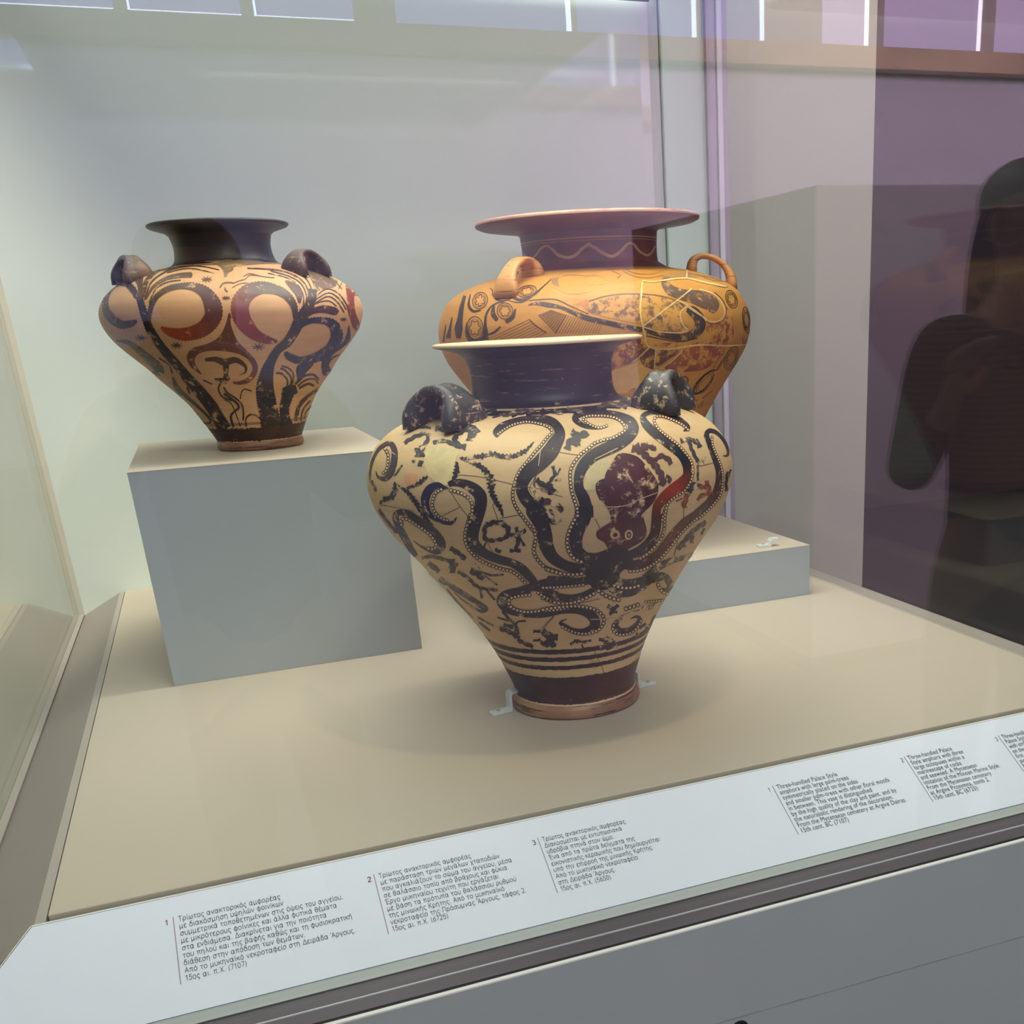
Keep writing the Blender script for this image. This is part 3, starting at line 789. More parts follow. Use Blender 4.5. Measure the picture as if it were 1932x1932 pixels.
def zpx(pot, x, y):
    return float(pot.hit(np.array([[x, y]]))[0, 1])


def handle(name, pot, theta, mat, parent, kind, zb, rc, span, height, width, thick, flare=1.5, groove=0.25):
    """strap handle arching from one foot to the other; kind 'tangential' (hole faces outward) or 'radial'"""
    er = np.array([math.cos(theta), math.sin(theta), 0]); et = np.array([-math.sin(theta), math.cos(theta), 0]); up = np.array([0, 0, 1.0])
    a_dir, w_dir = (et, er) if kind == 'tangential' else (er, et)
    K, N = 26, 20; v, f = [], []
    for i in range(K + 1):
        a = math.pi * i / K; u = -math.cos(a); hgt = math.sin(a) ** 0.6 if math.sin(a) > 0 else 0
        ctr = np.array([pot.x + pot.k * (zb - pot.z0), pot.y, 0]) + er * rc + a_dir * (u * span / 2)
        rr = math.hypot(ctr[0] - pot.x - pot.k * (zb - pot.z0), ctr[1] - pot.y)
        zs = np.interp(-rr, -pot.br[np.argmax(pot.br):], pot.bz[np.argmax(pot.br):])
        z = zs - 0.012 + hgt * height
        tn = a_dir * math.sin(a) * span / 2 + up * math.cos(a) * height * 0.9; tn /= np.linalg.norm(tn)
        out = np.cross(tn, w_dir); out /= np.linalg.norm(out)
        if out @ (up * 1.0 + a_dir * u) < 0: out = -out
        e = abs(u) ** 5; ww = width * (1 + (flare - 1) * e) / 2; th = thick * (1 + 0.9 * e) / 2
        for k in range(N):
            b = 2 * math.pi * k / N; cx = math.copysign(abs(math.cos(b)) ** 0.6, math.cos(b)); sy = math.copysign(abs(math.sin(b)) ** 0.7, math.sin(b))
            if sy > 0: sy *= 1 - groove * math.exp(-(cx / 0.22) ** 2)
            q = ctr + up * z + w_dir * cx * ww + out * sy * th
            v.append(P(*q))
    for i in range(K):
        for k in range(N): f.append((i * N + k, i * N + (k + 1) % N, (i + 1) * N + (k + 1) % N, (i + 1) * N + k))
    f.append(tuple(range(N))[::-1]); f.append(tuple(range(K * N, (K + 1) * N)))
    o = link_mesh(name, v, f, mat, parent, smooth=True)
    bm = bmesh.new(); bm.from_mesh(o.data); bmesh.ops.recalc_face_normals(bm, faces=bm.faces[:]); bm.to_mesh(o.data); bm.free()
    return o


def sub(prof, z0, z1):
    """resampled (z, r) pieces of a pot's outer profile"""
    return [(z, r) for z, r in prof if z0 - 1e-6 <= z <= z1 + 1e-6]


def dense(pot, z0, z1, n):
    return [(z, float(pot.R(z))) for z in np.linspace(z0, z1, n)]


def neck_rim(pot, parent, zn0, zn1, rim, nmat, rmat, inner):
    lathe('neck', pot, dense(pot, zn0, zn1, 22) + [(zn1 + 0.002, pot.R(zn1) - 0.004)], nmat, parent)
    lathe('rim', pot, rim, rmat, parent)
    lathe('neck_lining', pot, inner, nmat, parent)


# ================================================================== amphora with octopuses (front)
CL2 = srgb(206, 170, 122); CL2b = srgb(218, 186, 138)
clay2 = clay_mat('cream_clay', CL2, CL2b)
slip2 = slip_mat('worn_black_slip', srgb(26, 24, 40), srgb(38, 28, 36), srgb(176, 132, 106), 0.585, 0.60)
slip2f = slip_mat('worn_brown_slip', srgb(30, 22, 26), srgb(78, 40, 30), srgb(170, 126, 92), 0.60, 0.70)
slip2h = slip_mat('rubbed_black_slip', srgb(44, 44, 50), srgb(60, 58, 58), srgb(186, 158, 124), 0.50, 0.66)
rim2 = slip_mat('cream_lip', srgb(222, 200, 160), srgb(212, 186, 146), srgb(60, 44, 40), 0.68, 0.62)
foot2 = slip_mat('streaked_foot', srgb(176, 132, 92), srgb(140, 96, 72), srgb(58, 34, 28), 0.62, 0.54, sscale=14)
pm2 = paint_mat('black_brown_pigment', CL2b)
V2 = Pot(0.845, 2.73, -0.03, 0.0, [(0, .178), (.010, .1815), (.028, .180), (.040, .171), (.060, .170), (.1, .183), (.1564, .2045), (.2127, .231), (.2691, .2635), (.3255, .301), (.3818, .3385), (.4382, .377), (.4945, .419), (.5509, .452), (.6073, .4704), (.6636, .469), (.72, .442), (.76, .395), (.785, .335), (.80, .27), (.812, .205), (.83, .183), (.86, .178), (.90, .180), (.925, .188)])
a2 = empty('amphora', P(0.845, 2.73, 0))
tag(a2, 'front three-handled amphora painted with a large dark octopus', 'amphora')
lathe('body', V2, dense(V2, 0.038, 0.812, 150), clay2, a2, 220)
lathe('foot', V2, [(0.0005, 0.0), (0.0005, 0.168)] + dense(V2, 0.003, 0.042, 12), foot2, a2)
lathe('neck', V2, dense(V2, 0.806, 0.925, 26), slip2, a2)
lathe('rim', V2, [(.925, .188), (.937, .203), (.945, .228), (.949, .250), (.952, .2615)], slip2, a2)
lathe('lip', V2, [(.952, .2615), (.955, .2625), (.9585, .2615), (.961, .254), (.957, .225), (.948, .196), (.93, .176)], rim2, a2)
lathe('neck_lining', V2, [(.93, .176), (.90, .168), (.86, .166), (.82, .170), (.80, .22), (.76, .34)], slip2, a2)
for th in (204, 322, 82):
    handle('handle', V2, math.radians(th), slip2h, a2, 'tangential', 0.79, 0.315, 0.158, 0.088, 0.066, 0.024, flare=1.9, groove=0.45)

F2 = Paint(V2)        # bands, foot zone, neck edge
band('painted_foot_zone', V2, 0.043, zpx(V2, 1066, 1278), slip2f, a2, jag=0.0008)
for y0, y1 in ((1225, 1233.5), (1240, 1248), (1256, 1263.5)):
    band('painted_band', V2, zpx(V2, 1066, y1), zpx(V2, 1066, y0), slip2f, a2, jag=0.0007)
band('painted_band', V2, 0.800, 0.8065, slip2, a2, jag=0.0016)

# repaired areas and cracks
R2 = Paint(V2)
PLAST = srgb(208, 188, 136)
R2.poly('A', [(740, 1150), (900, 1190), (1000, 1210), (965, 1290), (950, 1400), (920, 1490), (860, 1530), (760, 1480), (700, 1400), (680, 1280), (700, 1200)], PLAST, 0)
R2.poly('B', [(490, 1290), (560, 1290), (640, 1300), (600, 1380), (580, 1450), (540, 1480), (500, 1560), (400, 1560), (400, 1480), (430, 1370)], PLAST, 0)
R2.poly('A', [(500, 1440), (600, 1420), (610, 1500), (520, 1540)], srgb(206, 150, 108), 0)
R2.ellipse('D', 430, 1302, 46, 34, 0, srgb(190, 150, 104), 0)
for fr, pts in (('A', [(990, 1430), (1200, 1450), (1560, 1530), (1900, 1580)]), ('A', [(1770, 1210), (1720, 1400), (1640, 1540), (1660, 1600)]), ('A', [(1300, 1700), (1350, 1840)]), ('A', [(930, 1600), (1010, 1720), (1110, 1850)]), ('A', [(850, 1800), (1010, 1720)]), ('A', [(270, 1700), (590, 1760)]),
                ('B', [(0, 1200), (340, 1250)]), ('B', [(0, 1570), (200, 1630)]), ('B', [(1310, 1600), (1300, 1850)]), ('B', [(1450, 1350), (1620, 1310)]), ('D', [(430, 1150), (450, 1230), (500, 1330), (520, 1420)]), ('D', [(440, 120), (480, 200)]), ('D', [(300, 810), (480, 770)]), ('D', [(10, 1010), (110, 900)]), ('C', [(990, 240), (1080, 410)]), ('C', [(1130, 120), (1290, 90)]), ('C', [(1470, 1030), (1570, 910)]), ('D', [(1080, 420), (1110, 300)])):
    R2.ribbon(fr, pts, srgb(96, 66, 50), 0, w=5)
for fr, pts in (('B', [(600, 1720), (760, 1710), (900, 1650), (1060, 1590)]), ('B', [(1720 - 700, 0 + 1110), (980, 1160)]), ('A', [(330, 1180), (420, 1250)]), ('A', [(1740, 1200), (1720, 1350)]), ('D', [(400, 935), (620, 930)]), ('B', [(490, 1290), (700, 1190)])):
    R2.ribbon(fr, pts, srgb(214, 182, 140), 0, w=7, lift=0.0007)
R2.build_each(['repair_patch'] * 4 + ['hairline_crack'] * 24, pm2, a2)

O2 = Paint(V2)
SB = srgb(46, 40, 42)
# mantle, head and the knot where the arms spring
O2.poly('B', [(700, 1245), (760, 1232), (830, 1245), (890, 1270), (940, 1320), (1000, 1395), (1045, 1460), (1072, 1530), (1062, 1610), (1020, 1690), (960, 1750), (915, 1800), (905, 1840), (915, 1890), (790, 1905), (660, 1890), (655, 1840), (630, 1780), (590, 1710), (545, 1650), (515, 1580), (512, 1520), (530, 1490), (580, 1465), (590, 1420), (620, 1365), (655, 1310)], PURP, 0.42)
O2.poly('D', [(577, 100), (700, 90), (815, 95), (845, 160), (858, 215), (850, 265), (810, 310), (750, 345), (690, 375), (640, 380), (560, 370), (530, 340), (510, 310), (465, 285), (450, 250), (460, 220), (500, 190), (560, 150)], srgb(84, 36, 30), 0.45)
O2.poly('D', [(390, 400), (450, 400), (530, 370), (600, 330), (690, 360), (740, 420), (740, 480), (690, 520), (640, 570), (640, 630), (560, 690), (450, 700), (400, 660), (350, 610), (370, 570), (350, 530), (330, 490), (380, 450)], BLK, 0.32)
O2.ribbon('B', [(590, 1470, 18), (520, 1500, 16), (510, 1570, 14), (545, 1660, 12)], BLK, 0.3)
T = O2.ribbon
T('D', [(440, 540, 90), (300, 525, 85), (190, 495, 85), (95, 430, 100), (45, 335, 118), ('C', 1495, 270, 122), ('C', 1465, 160, 125), ('C', 1400, 50, 125), ('A', 1800, 1850, 120), ('A', 1700, 1740, 125), ('A', 1600, 1640, 115), ('A', 1568, 1530, 110), ('A', 1620, 1420, 125), ('A', 1725, 1330, 140), ('A', 1820, 1230, 150), ('B', 130, 1150, 135), ('B', 175, 1060, 100), ('B', 140, 975, 80), ('B', 60, 928, 75), ('A', 1720, 925, 70), ('A', 1600, 925, 60), ('A', 1480, 950, 60), ('A', 1380, 990, 60), ('A', 1325, 1045, 45), ('A', 1350, 1085, 15)], SB, 0.34)
T('D', [(430, 440, 70), (360, 430, 85), (300, 380, 95), (285, 300, 105), (300, 220, 110), (350, 120, 110), (370, 30, 110), ('B', 430, 1820, 100), ('B', 420, 1740, 110), ('B', 390, 1640, 110), ('B', 352, 1560, 90), ('B', 345, 1480, 85), ('B', 362, 1400, 100), ('B', 410, 1320, 110), ('B', 490, 1250, 115), ('B', 590, 1200, 120), ('B', 700, 1150, 120), ('B', 800, 1080, 110), ('B', 845, 1010, 100), ('B', 820, 945, 90), ('B', 740, 905, 80), ('B', 640, 878, 65), ('B', 520, 868, 55), ('B', 420, 868, 50), ('B', 345, 885, 58), ('B', 312, 915, 55), ('B', 340, 950, 50), ('B', 400, 985, 40), ('B', 470, 1000, 32), ('B', 540, 1003, 22), ('B', 610, 980, 6)], SB, 0.34)
T('D', [(700, 420, 60), (790, 390, 80), (868, 330, 85), (920, 250, 80), (935, 160, 80), (940, 80, 85), ('B', 1052, 1800, 75), ('B', 1062, 1720, 85), ('B', 1120, 1640, 100), ('B', 1210, 1560, 105), ('B', 1300, 1495, 110), ('B', 1345, 1430, 100), ('B', 1335, 1340, 90), ('B', 1290, 1250, 90), ('B', 1210, 1180, 90), ('B', 1120, 1110, 90), ('B', 1030, 1040, 85), ('B', 960, 970, 75), ('B', 932, 910, 55), ('B', 965, 872, 42), ('B', 1040, 862, 38), ('B', 1140, 872, 35), ('B', 1240, 910, 45), ('B', 1310, 960, 45), ('B', 1345, 1005, 38), ('B', 1300, 1030, 10)], SB, 0.34, cols=[BLK, srgb(60, 32, 28), srgb(96, 40, 28), srgb(150, 52, 30), BLK, SB, SB, SB, SB])
T('D', [(640, 500, 60), (760, 495, 75), (860, 470, 80), (950, 410, 75), (1020, 320, 70), (1090, 230, 70), (1170, 150, 70), (1270, 80, 65), ('B', 1430, 1775, 72), ('B', 1520, 1700, 80), ('B', 1590, 1600, 70), ('B', 1620, 1500, 60), ('B', 1622, 1400, 55), ('B', 1595, 1310, 50), ('B', 1560, 1220, 45), ('B', 1530, 1130, 45), ('B', 1510, 1065, 48), ('B', 1540, 1028, 42), ('B', 1600, 1045, 35), ('B', 1660, 1105, 30), ('B', 1698, 1180, 26), ('B', 1703, 1250, 22), ('B', 1660, 1255, 6)], SB, 0.38, cols=[BLK, srgb(70, 34, 30), srgb(112, 56, 42), srgb(96, 52, 42), srgb(76, 42, 38), SB, SB, SB])
T('D', [(840, 605, 60), (930, 530, 58), (1010, 482, 55), (1100, 450, 45), (1190, 430, 38), (1240, 400, 10)], srgb(70, 58, 50), 0.6)
T('D', [(540, 600, 85), (640, 640, 70), (740, 640, 60), (840, 622, 70), (930, 598, 80), (1000, 590, 60), (1035, 625, 55), (1050, 670, 55), (1020, 700, 35), (985, 690, 15)], srgb(54, 46, 46), 0.42)
T('D', [(540, 655, 60), (620, 715, 70), (720, 722, 60), (820, 680, 50), (890, 630, 30)], srgb(58, 48, 46), 0.45)
T('D', [(420, 610, 70), (300, 635, 70), (180, 628, 80), (60, 622, 75), ('C', 1600, 640, 80), ('C', 1500, 648, 80), ('C', 1400, 675, 75), ('C', 1290, 710, 70), ('C', 1180, 742, 80), ('C', 1140, 790, 75), ('C', 1190, 850, 75), ('C', 1290, 888, 55), ('C', 1400, 902, 45), ('D', 40, 895, 50), ('D', 180, 862, 60), ('D', 300, 860, 68), ('D', 390, 890, 80), ('D', 438, 950, 85), ('D', 420, 1010, 75), ('D', 340, 1040, 58), ('D', 250, 1025, 45), ('D', 190, 985, 35), ('D', 155, 962, 18), ('D', 215, 932, 4)], srgb(48, 38, 40), 0.36)
T('D', [(440, 690, 40), (330, 748, 55), (220, 765, 60), (110, 742, 60), (30, 715, 50), ('C', 1600, 735, 38), ('C', 1500, 700, 50), ('C', 1400, 660, 45)], srgb(54, 44, 42), 0.5)
T('C', [(1410, 640, 60), (1370, 590, 70), (1300, 522, 75), (1220, 480, 65), (1120, 452, 70), (1020, 410, 75), (940, 350, 90), (910, 290, 95), (920, 200, 95), (950, 110, 95), (975, 20, 98), ('A', 1195, 1700, 110), ('A', 1190, 1620, 115), ('A', 1130, 1555, 105), ('A', 1040, 1510, 80), ('A', 950, 1500, 60), ('A', 900, 1520, 45)], SB, 0.36)
T('A', [(905, 1560, 15), (860, 1545, 35), (800, 1525, 60), (730, 1560, 80), (690, 1640, 82), (695, 1720, 68), (730, 1790, 50), (800, 1840, 35), (880, 1868, 32), (940, 1862, 36), (975, 1815, 8)], srgb(44, 40, 66), 0.38)  # bluish tone puts the hall's reflection into this arm's colour
T('A', [(240, 1395, 6), (260, 1445, 22), (320, 1465, 45), (375, 1410, 60), (403, 1320, 60), (410, 1220, 58), (380, 1150, 50), (320, 1155, 40), (250, 1215, 32), (205, 1310, 26), (185, 1410, 20), (186, 1500, 10)], srgb(58, 50, 50), 0.42)
T('C', [(452, 425, 35), (400, 350, 50), (350, 260, 60), (310, 180, 55), (285, 110, 50), (312, 72, 48), (380, 80, 50), (450, 120, 55), (530, 180, 60), (600, 240, 70), (650, 310, 75), (655, 365, 60), (610, 392, 40), (540, 372, 22), (480, 340, 10), (430, 300, 4)], srgb(52, 44, 46), 0.42)
T('C', [(640, 610, 40), (720, 660, 40), (820, 722, 40), (910, 782, 40), (985, 830, 45), (1020, 858, 34), (975, 872, 22), (900, 830, 12), (820, 775, 9), (760, 715, 6)], srgb(66, 54, 56), 0.5)
T('C', [(700, 690, 8), (780, 790, 10), (860, 870, 8), (915, 925, 5)], SB, 0.4)
T('D', [(725, 935, 4), (770, 915, 22), (800, 930, 36), (790, 965, 42), (750, 1005, 46), (700, 1030, 50), (640, 1028, 50), (608, 990, 48), (622, 950, 34), (665, 928, 14)], srgb(56, 50, 54), 0.42)
T('D', [(820, 840, 26), (880, 838, 40), (950, 812, 30), (1010, 775, 10)], srgb(84, 70, 54), 0.7)
T('D', [(630, 920, 10), (700, 890, 12), (800, 860, 8)], srgb(84, 70, 54), 0.6)
U = O2.suckers
U('A', [(1352, 1062), (1420, 1010), (1500, 972), (1600, 950), (1700, 960), (1800, 990), (1845, 1040), (1800, 1090), (1745, 1160), (1688, 1222), (1638, 1285), (1588, 1345), (1545, 1400), (1510, 1480), (1485, 1600), (1505, 1700), (1570, 1800), (1630, 1880), (1700, 1960), ('C', 1400, 180), ('C', 1420, 270), ('C', 1405, 380), ('C', 1435, 450), ('C', 1500, 515), ('C', 1600, 555), ('D', 40, 525), ('D', 150, 560), ('D', 250, 573), ('D', 340, 565)], 26, CL2b, BLK, 40)
U('B', [(600, 985), (540, 1003), (470, 985), (415, 950), (385, 915), (450, 895), (560, 895), (650, 905), (720, 935), (765, 985), (765, 1030), (715, 1065), (650, 1098), (570, 1115), (490, 1145), (430, 1195), (375, 1235), (335, 1280), (300, 1325), (272, 1390), (270, 1470), (280, 1560), (305, 1650), (333, 1740), (335, 1820), ('D', 300, 20), ('D', 288, 100), ('D', 250, 180), ('D', 222, 255), ('D', 215, 330), ('D', 232, 390), ('D', 270, 440), ('D', 330, 470)], 26, CL2b, BLK, 40)
U('B', [(1340, 1020), (1290, 975), (1200, 930), (1110, 900), (1050, 905), (1035, 950), (1070, 1010), (1125, 1060), (1190, 1110), (1255, 1160), (1315, 1230), (1365, 1300), (1385, 1380), (1375, 1460), (1340, 1530), (1290, 1590), (1210, 1640), (1160, 1685), (1130, 1760), (1105, 1840), ('D', 1015, 30), ('D', 1003, 120), ('D', 1000, 190), ('D', 985, 260), ('D', 950, 320), ('D', 900, 370), ('D', 850, 415), ('D', 790, 450)], 26, CL2b, srgb(80, 40, 32), 34)
U('B', [(1560, 1085), (1562, 1150), (1590, 1230), (1635, 1330), (1655, 1420), (1655, 1520), (1630, 1620), (1570, 1700), (1500, 1770), (1430, 1830), ('D', 1270, 115), ('D', 1200, 175), ('D', 1125, 250), ('D', 1070, 325), ('D', 1020, 385), ('D', 960, 452), ('D', 880, 508), ('D', 800, 540), ('D', 710, 547)], 24, CL2b, srgb(70, 44, 38), 34)
U('D', [(595, 662), (660, 680), (740, 678), (820, 655)], 34, CL2b)
U('D', [(470, 705), (520, 740), (590, 770), (645, 778)], 36, CL2b)
U('D', [(950, 655), (965, 690), (1000, 722), (1045, 730)], 28, CL2b)
U('D', [(20, 858), (100, 843), (200, 833), (300, 830), (400, 845), (470, 875), (512, 925), (500, 985), (450, 1030), (370, 1052), (290, 1045), (210, 1015), (165, 985)], 34, CL2b, BLK, 28)
U('C', [(1370, 738), (1280, 748), (1212, 770), (1205, 815), (1260, 858), (1350, 875), (1450, 868), (1560, 860), (1690, 842)], 30, CL2b)
U('D', [(20, 762), (100, 795), (200, 808), (300, 790), (380, 755), (440, 722)], 34, CL2b)
U('D', [(20, 680), (100, 678), (200, 670), (300, 662), (345, 655)], 30, CL2b)
U('C', [(1440, 720), (1520, 768), (1620, 800), (1710, 805)], 30, CL2b)
U('A', [(925, 1570), (1000, 1590), (1060, 1620), (1108, 1670), (1120, 1740), (1112, 1800), (1095, 1870), ('C', 892, 90), ('C', 865, 180), ('C', 848, 260), ('C', 862, 340), ('C', 910, 405), ('C', 980, 462), ('C', 1060, 500), ('C', 1150, 530), ('C', 1225, 548), ('C', 1290, 592), ('C', 1335, 640)], 34, CL2b)
U('A', [(835, 1562), (785, 1595), (758, 1660), (755, 1720), (790, 1785), (850, 1830), (910, 1845)], 30, CL2b, srgb(50, 40, 60))  # outlines share the painted-in bluish reflection
U('A', [(325, 1195), (352, 1250), (350, 1330), (330, 1395), (285, 1425)], 32, CL2b, SB, 28)
U('C', [(335, 170), (330, 130), (380, 125), (440, 160), (500, 200), (560, 245), (600, 295), (615, 340), (590, 368), (530, 355)], 30, CL2b)
U('D', [(590, 985), (585, 1022), (620, 1055), (680, 1060), (740, 1040), (790, 992), (815, 940)], 28, CL2b)
U('D', [(690, 850), (750, 832), (800, 812)], 34, CL2b)
U('D', [(850, 795), (920, 790), (985, 782)], 22, CL2b)
# eyes
O2.ellipse('D', 600, 248, 40, 38, -.3, srgb(206, 160, 112), 0.2, 0.0006); O2.ellipse('D', 603, 250, 20, 17, -.5, srgb(84, 36, 30), 0.2, 0.0009)
O2.ellipse('D', 712, 250, 33, 41, .2, srgb(222, 186, 136), 0.1, 0.0006); O2.ellipse('D', 712, 250, 19, 27, .1, srgb(84, 36, 30), 0.2, 0.0009); O2.ellipse('D', 712, 250, 7, 13, .1, srgb(206, 160, 112), 0.2, 0.0012)
O2.build('painted_octopus', pm2, a2)

W2 = Paint(V2)
for pts in ([(1000, 1275, 10), (1080, 1280, 30), (1200, 1260, 50), (1300, 1240, 55), (1400, 1265, 50), (1500, 1260, 45), (1600, 1210, 40), (1680, 1130, 8)],
            [(1010, 1280, 15), (1120, 1320, 40), (1220, 1370, 60), (1280, 1450, 70), (1290, 1550, 65), (1320, 1650, 55), (1370, 1730, 45), (1400, 1810, 8)],
            [(970, 1290, 8), (980, 1350, 50), (970, 1420, 60), (930, 1490, 8)], [(410, 1490, 8), (415, 1560, 60), (390, 1620, 60), (330, 1650, 50), (270, 1690, 10)],
            [(440, 1520, 10), (520, 1580, 40), (590, 1660, 50), (640, 1740, 50), (700, 1830, 45), (760, 1890, 8)], [(520, 1550, 20), (600, 1520, 35), (670, 1480, 45), (710, 1440, 10)]):
    W2.ribbon('A', pts, srgb(50, 44, 46), 0.4, style='saw')
lob = lambda fr, pts, w, c=SB, we=0.38: W2.ribbon(fr, pts, c, we, w=w, style='lobe')
for pts, w in (([(1170, 1010), (1100, 1080), (1090, 1120)], 60), ([(1150, 1000), (1050, 1020), (980, 1060), (960, 1110), (990, 1160), (1060, 1180)], 50), ([(980, 1170), (860, 1120), (760, 1140)], 35), ([(720, 1050), (710, 1110), (680, 1160), (640, 1190)], 35), ([(700, 1050), (600, 1080), (500, 1140)], 35), ([(640, 1185), (640, 1265)], 85), ([(650, 1300), (640, 1350)], 45), ([(540, 1030), (620, 1000), (740, 1000)], 22), ([(780, 1000), (900, 1010), (1000, 990), (1100, 950)], 60),
               ([(1240, 840), (1340, 840)], 25), ([(1390, 890), (1480, 870), (1560, 850), (1680, 850)], 40), ([(1300, 910), (1380, 890)], 12), ([(200, 1480), (240, 1580)], 22), ([(570, 1310), (600, 1300)], 20), ([(480, 1340), (410, 1440)], 14)):
    lob('A', pts, w, srgb(62, 58, 58), 0.45)
for pts, w in (([(120, 850), (200, 870)], 40), ([(240, 830), (300, 840), (380, 840)], 40), ([(520, 820), (600, 790), (700, 790), (790, 810)], 45), ([(720, 750), (790, 740)], 30), ([(130, 790), (190, 780)], 36), ([(240, 1200), (270, 1130), (330, 1090), (400, 1060), (430, 1080)], 60), ([(280, 1040), (340, 1080), (300, 1160)], 60), ([(330, 1160), (340, 1110)], 60)):
    lob('B', pts, w, srgb(70, 66, 64), 0.4)
for pts, w in (([(830, 1190), (900, 1210), (960, 1260), (1020, 1320), (1080, 1400), (1110, 1480), (1100, 1530)], 60), ([(870, 1150), (900, 1190)], 45), ([(940, 1140), (950, 1210)], 55), ([(960, 1170), (1020, 1180), (1030, 1210)], 45), ([(1040, 1300), (1090, 1260), (1150, 1280), (1190, 1330)], 45), ([(1090, 1240), (1110, 1270)], 35), ([(1140, 1440), (1180, 1460), (1160, 1500)], 30)):
    lob('B', pts, w, srgb(86, 58, 58), 0.4)
for pts, w in (([(1270, 1120), (1350, 1110), (1420, 1130), (1450, 1180)], 42), ([(1350, 1090), (1360, 1160), (1390, 1230), (1430, 1310)], 32), ([(1430, 1340), (1430, 1480)], 20), ([(1350, 1590), (1400, 1520), (1450, 1540)], 55)):
    lob('B', pts, w, srgb(64, 62, 66), 0.45)
lob('B', [(1420, 1330), (1480, 1310), (1510, 1270)], 50, srgb(64, 60, 56), 0.8)
for pts, w in (([(1450, 1540), (1520, 1540), (1540, 1600)], 48), ([(1510, 1480), (1530, 1540)], 35), ([(1540, 1600), (1480, 1610), (1430, 1660)], 40), ([(1340, 1600), (1310, 1680), (1310, 1730)], 48), ([(1230, 1670), (1290, 1640)], 14)):
    lob('B', pts, w, srgb(140, 72, 46), 0.4)
for pts, w in (([(1700, 1400), (1690, 1500), (1690, 1580)], 24), ([(1730, 1380), (1712, 1450)], 12), ([(110, 1350), (130, 1420), (100, 1470), (60, 1520), (40, 1580)], 30), ([(180, 1370), (150, 1430)], 15), ([(190, 1470), (130, 1480)], 18), ([(10, 1530), (80, 1540), (130, 1580)], 42), ([(80, 1550), (90, 1610)], 40)):
    lob('B', pts, w)
for pts, w in (([(0, 1650), (90, 1680), (150, 1700)], 52), ([(150, 1700), (190, 1730), (170, 1760)], 42), ([(60, 1750), (110, 1820), (120, 1880)], 46), ([(130, 1860), (190, 1840)], 22)):
    lob('B', pts, w, srgb(60, 40, 36), 0.55)
W2.ribbon('A', [(1690, 1450, 14), (1680, 1560, 26), (1720, 1650, 30), (1790, 1720, 22), (1850, 1760, 8)], srgb(52, 40, 40), 0.55, style='rough')
lob('A', [(1700, 1470), (1760, 1520), (1850, 1540)], 50)
W2.ribbon('C', [(1020, 170, 40), (1120, 150, 40), (1195, 200, 42), (1180, 270, 34), (1100, 295, 30), (1020, 290, 34), (1005, 230, 36)], SB, 0.38, style='lobe', closed=True)
for pts, w in (([(1180, 230), (1260, 260), (1340, 210)], 32), ([(1260, 190), (1280, 270), (1260, 380)], 32), ([(1290, 280), (1330, 340)], 20), ([(1210, 380), (1300, 380)], 28), ([(1090, 370), (1140, 390)], 30), ([(1000, 350), (1020, 310)], 15), ([(730, 360), (790, 400), (850, 450)], 38), ([(890, 540), (950, 570), (1000, 610)], 48), ([(740, 450), (750, 560)], 52), ([(550, 480), (640, 550)], 36), ([(790, 550), (870, 600), (930, 660), (1000, 690), (1110, 700)], 24), ([(1130, 1010), (1210, 1040), (1270, 1080)], 34), ([(1160, 980), (1240, 1000)], 28), ([(1280, 1070), (1290, 1110), (1400, 1160)], 30), ([(1400, 1035), (1460, 1030)], 24), ([(1480, 1030), (1540, 1070), (1600, 1080)], 46), ([(1540, 1080), (1500, 1140)], 38), ([(1560, 1080), (1560, 1160)], 42), ([(1400, 1110), (1460, 1100)], 20), ([(150, 50), (220, 150), (300, 240)], 25)):
    lob('C', pts, w)
for pts, w in (([(930, 480), (970, 530)], 10), ([(970, 550), (1060, 580), (1160, 575)], 14), ([(1000, 580), (1050, 620), (1110, 660)], 14), ([(500, 440), (580, 430), (700, 460), (790, 500)], 26), ([(970, 690), (985, 770)], 20), ([(1020, 700), (1090, 780)], 14), ([(1150, 870), (1200, 930), (1260, 990), (1280, 1060)], 20), ([(1110, 920), (1200, 950)], 12), ([(1340, 950), (1270, 960), (1250, 1050)], 14), ([(950, 920), (1080, 990)], 12), ([(960, 960), (1050, 1030)], 14)):
    W2.ribbon('C', pts, srgb(56, 46, 42), 0.4, w=w, style='rough')
for pts, w in (([(20, 1030), (60, 1080), (140, 1085)], 42), ([(60, 1090), (110, 1160)], 52), ([(0, 1120), (60, 1160)], 28), ([(240, 1140), (290, 1110), (350, 1120), (410, 1105)], 20), ([(270, 1100), (300, 1130)], 14), ([(330, 1140), (350, 1170)], 14), ([(470, 1100), (530, 1100)], 32), ([(560, 1080), (540, 1130), (560, 1180)], 52), ([(600, 1110), (560, 1140)], 18), ([(480, 1170), (620, 1150)], 34), ([(540, 830), (590, 850)], 36), ([(630, 820), (590, 860), (560, 900)], 28), ([(590, 870), (620, 880)], 22), ([(1110, 370), (1150, 320), (1200, 260), (1260, 200), (1340, 150)], 34), ([(1230, 260), (1220, 320)], 28), ([(1170, 330), (1110, 360)], 36), ([(1330, 200), (1300, 250)], 18), ([(770, 1060), (830, 1050), (870, 1000)], 28), ([(800, 1010), (850, 970)], 18), ([(880, 990), (930, 900)], 14), ([(1150, 560), (1200, 500)], 14)):
    lob('D', pts, w, srgb(50, 42, 42), 0.42)
W2.kinds(6, 'painted_seaweed', 'painted_corals', pm2, a2)

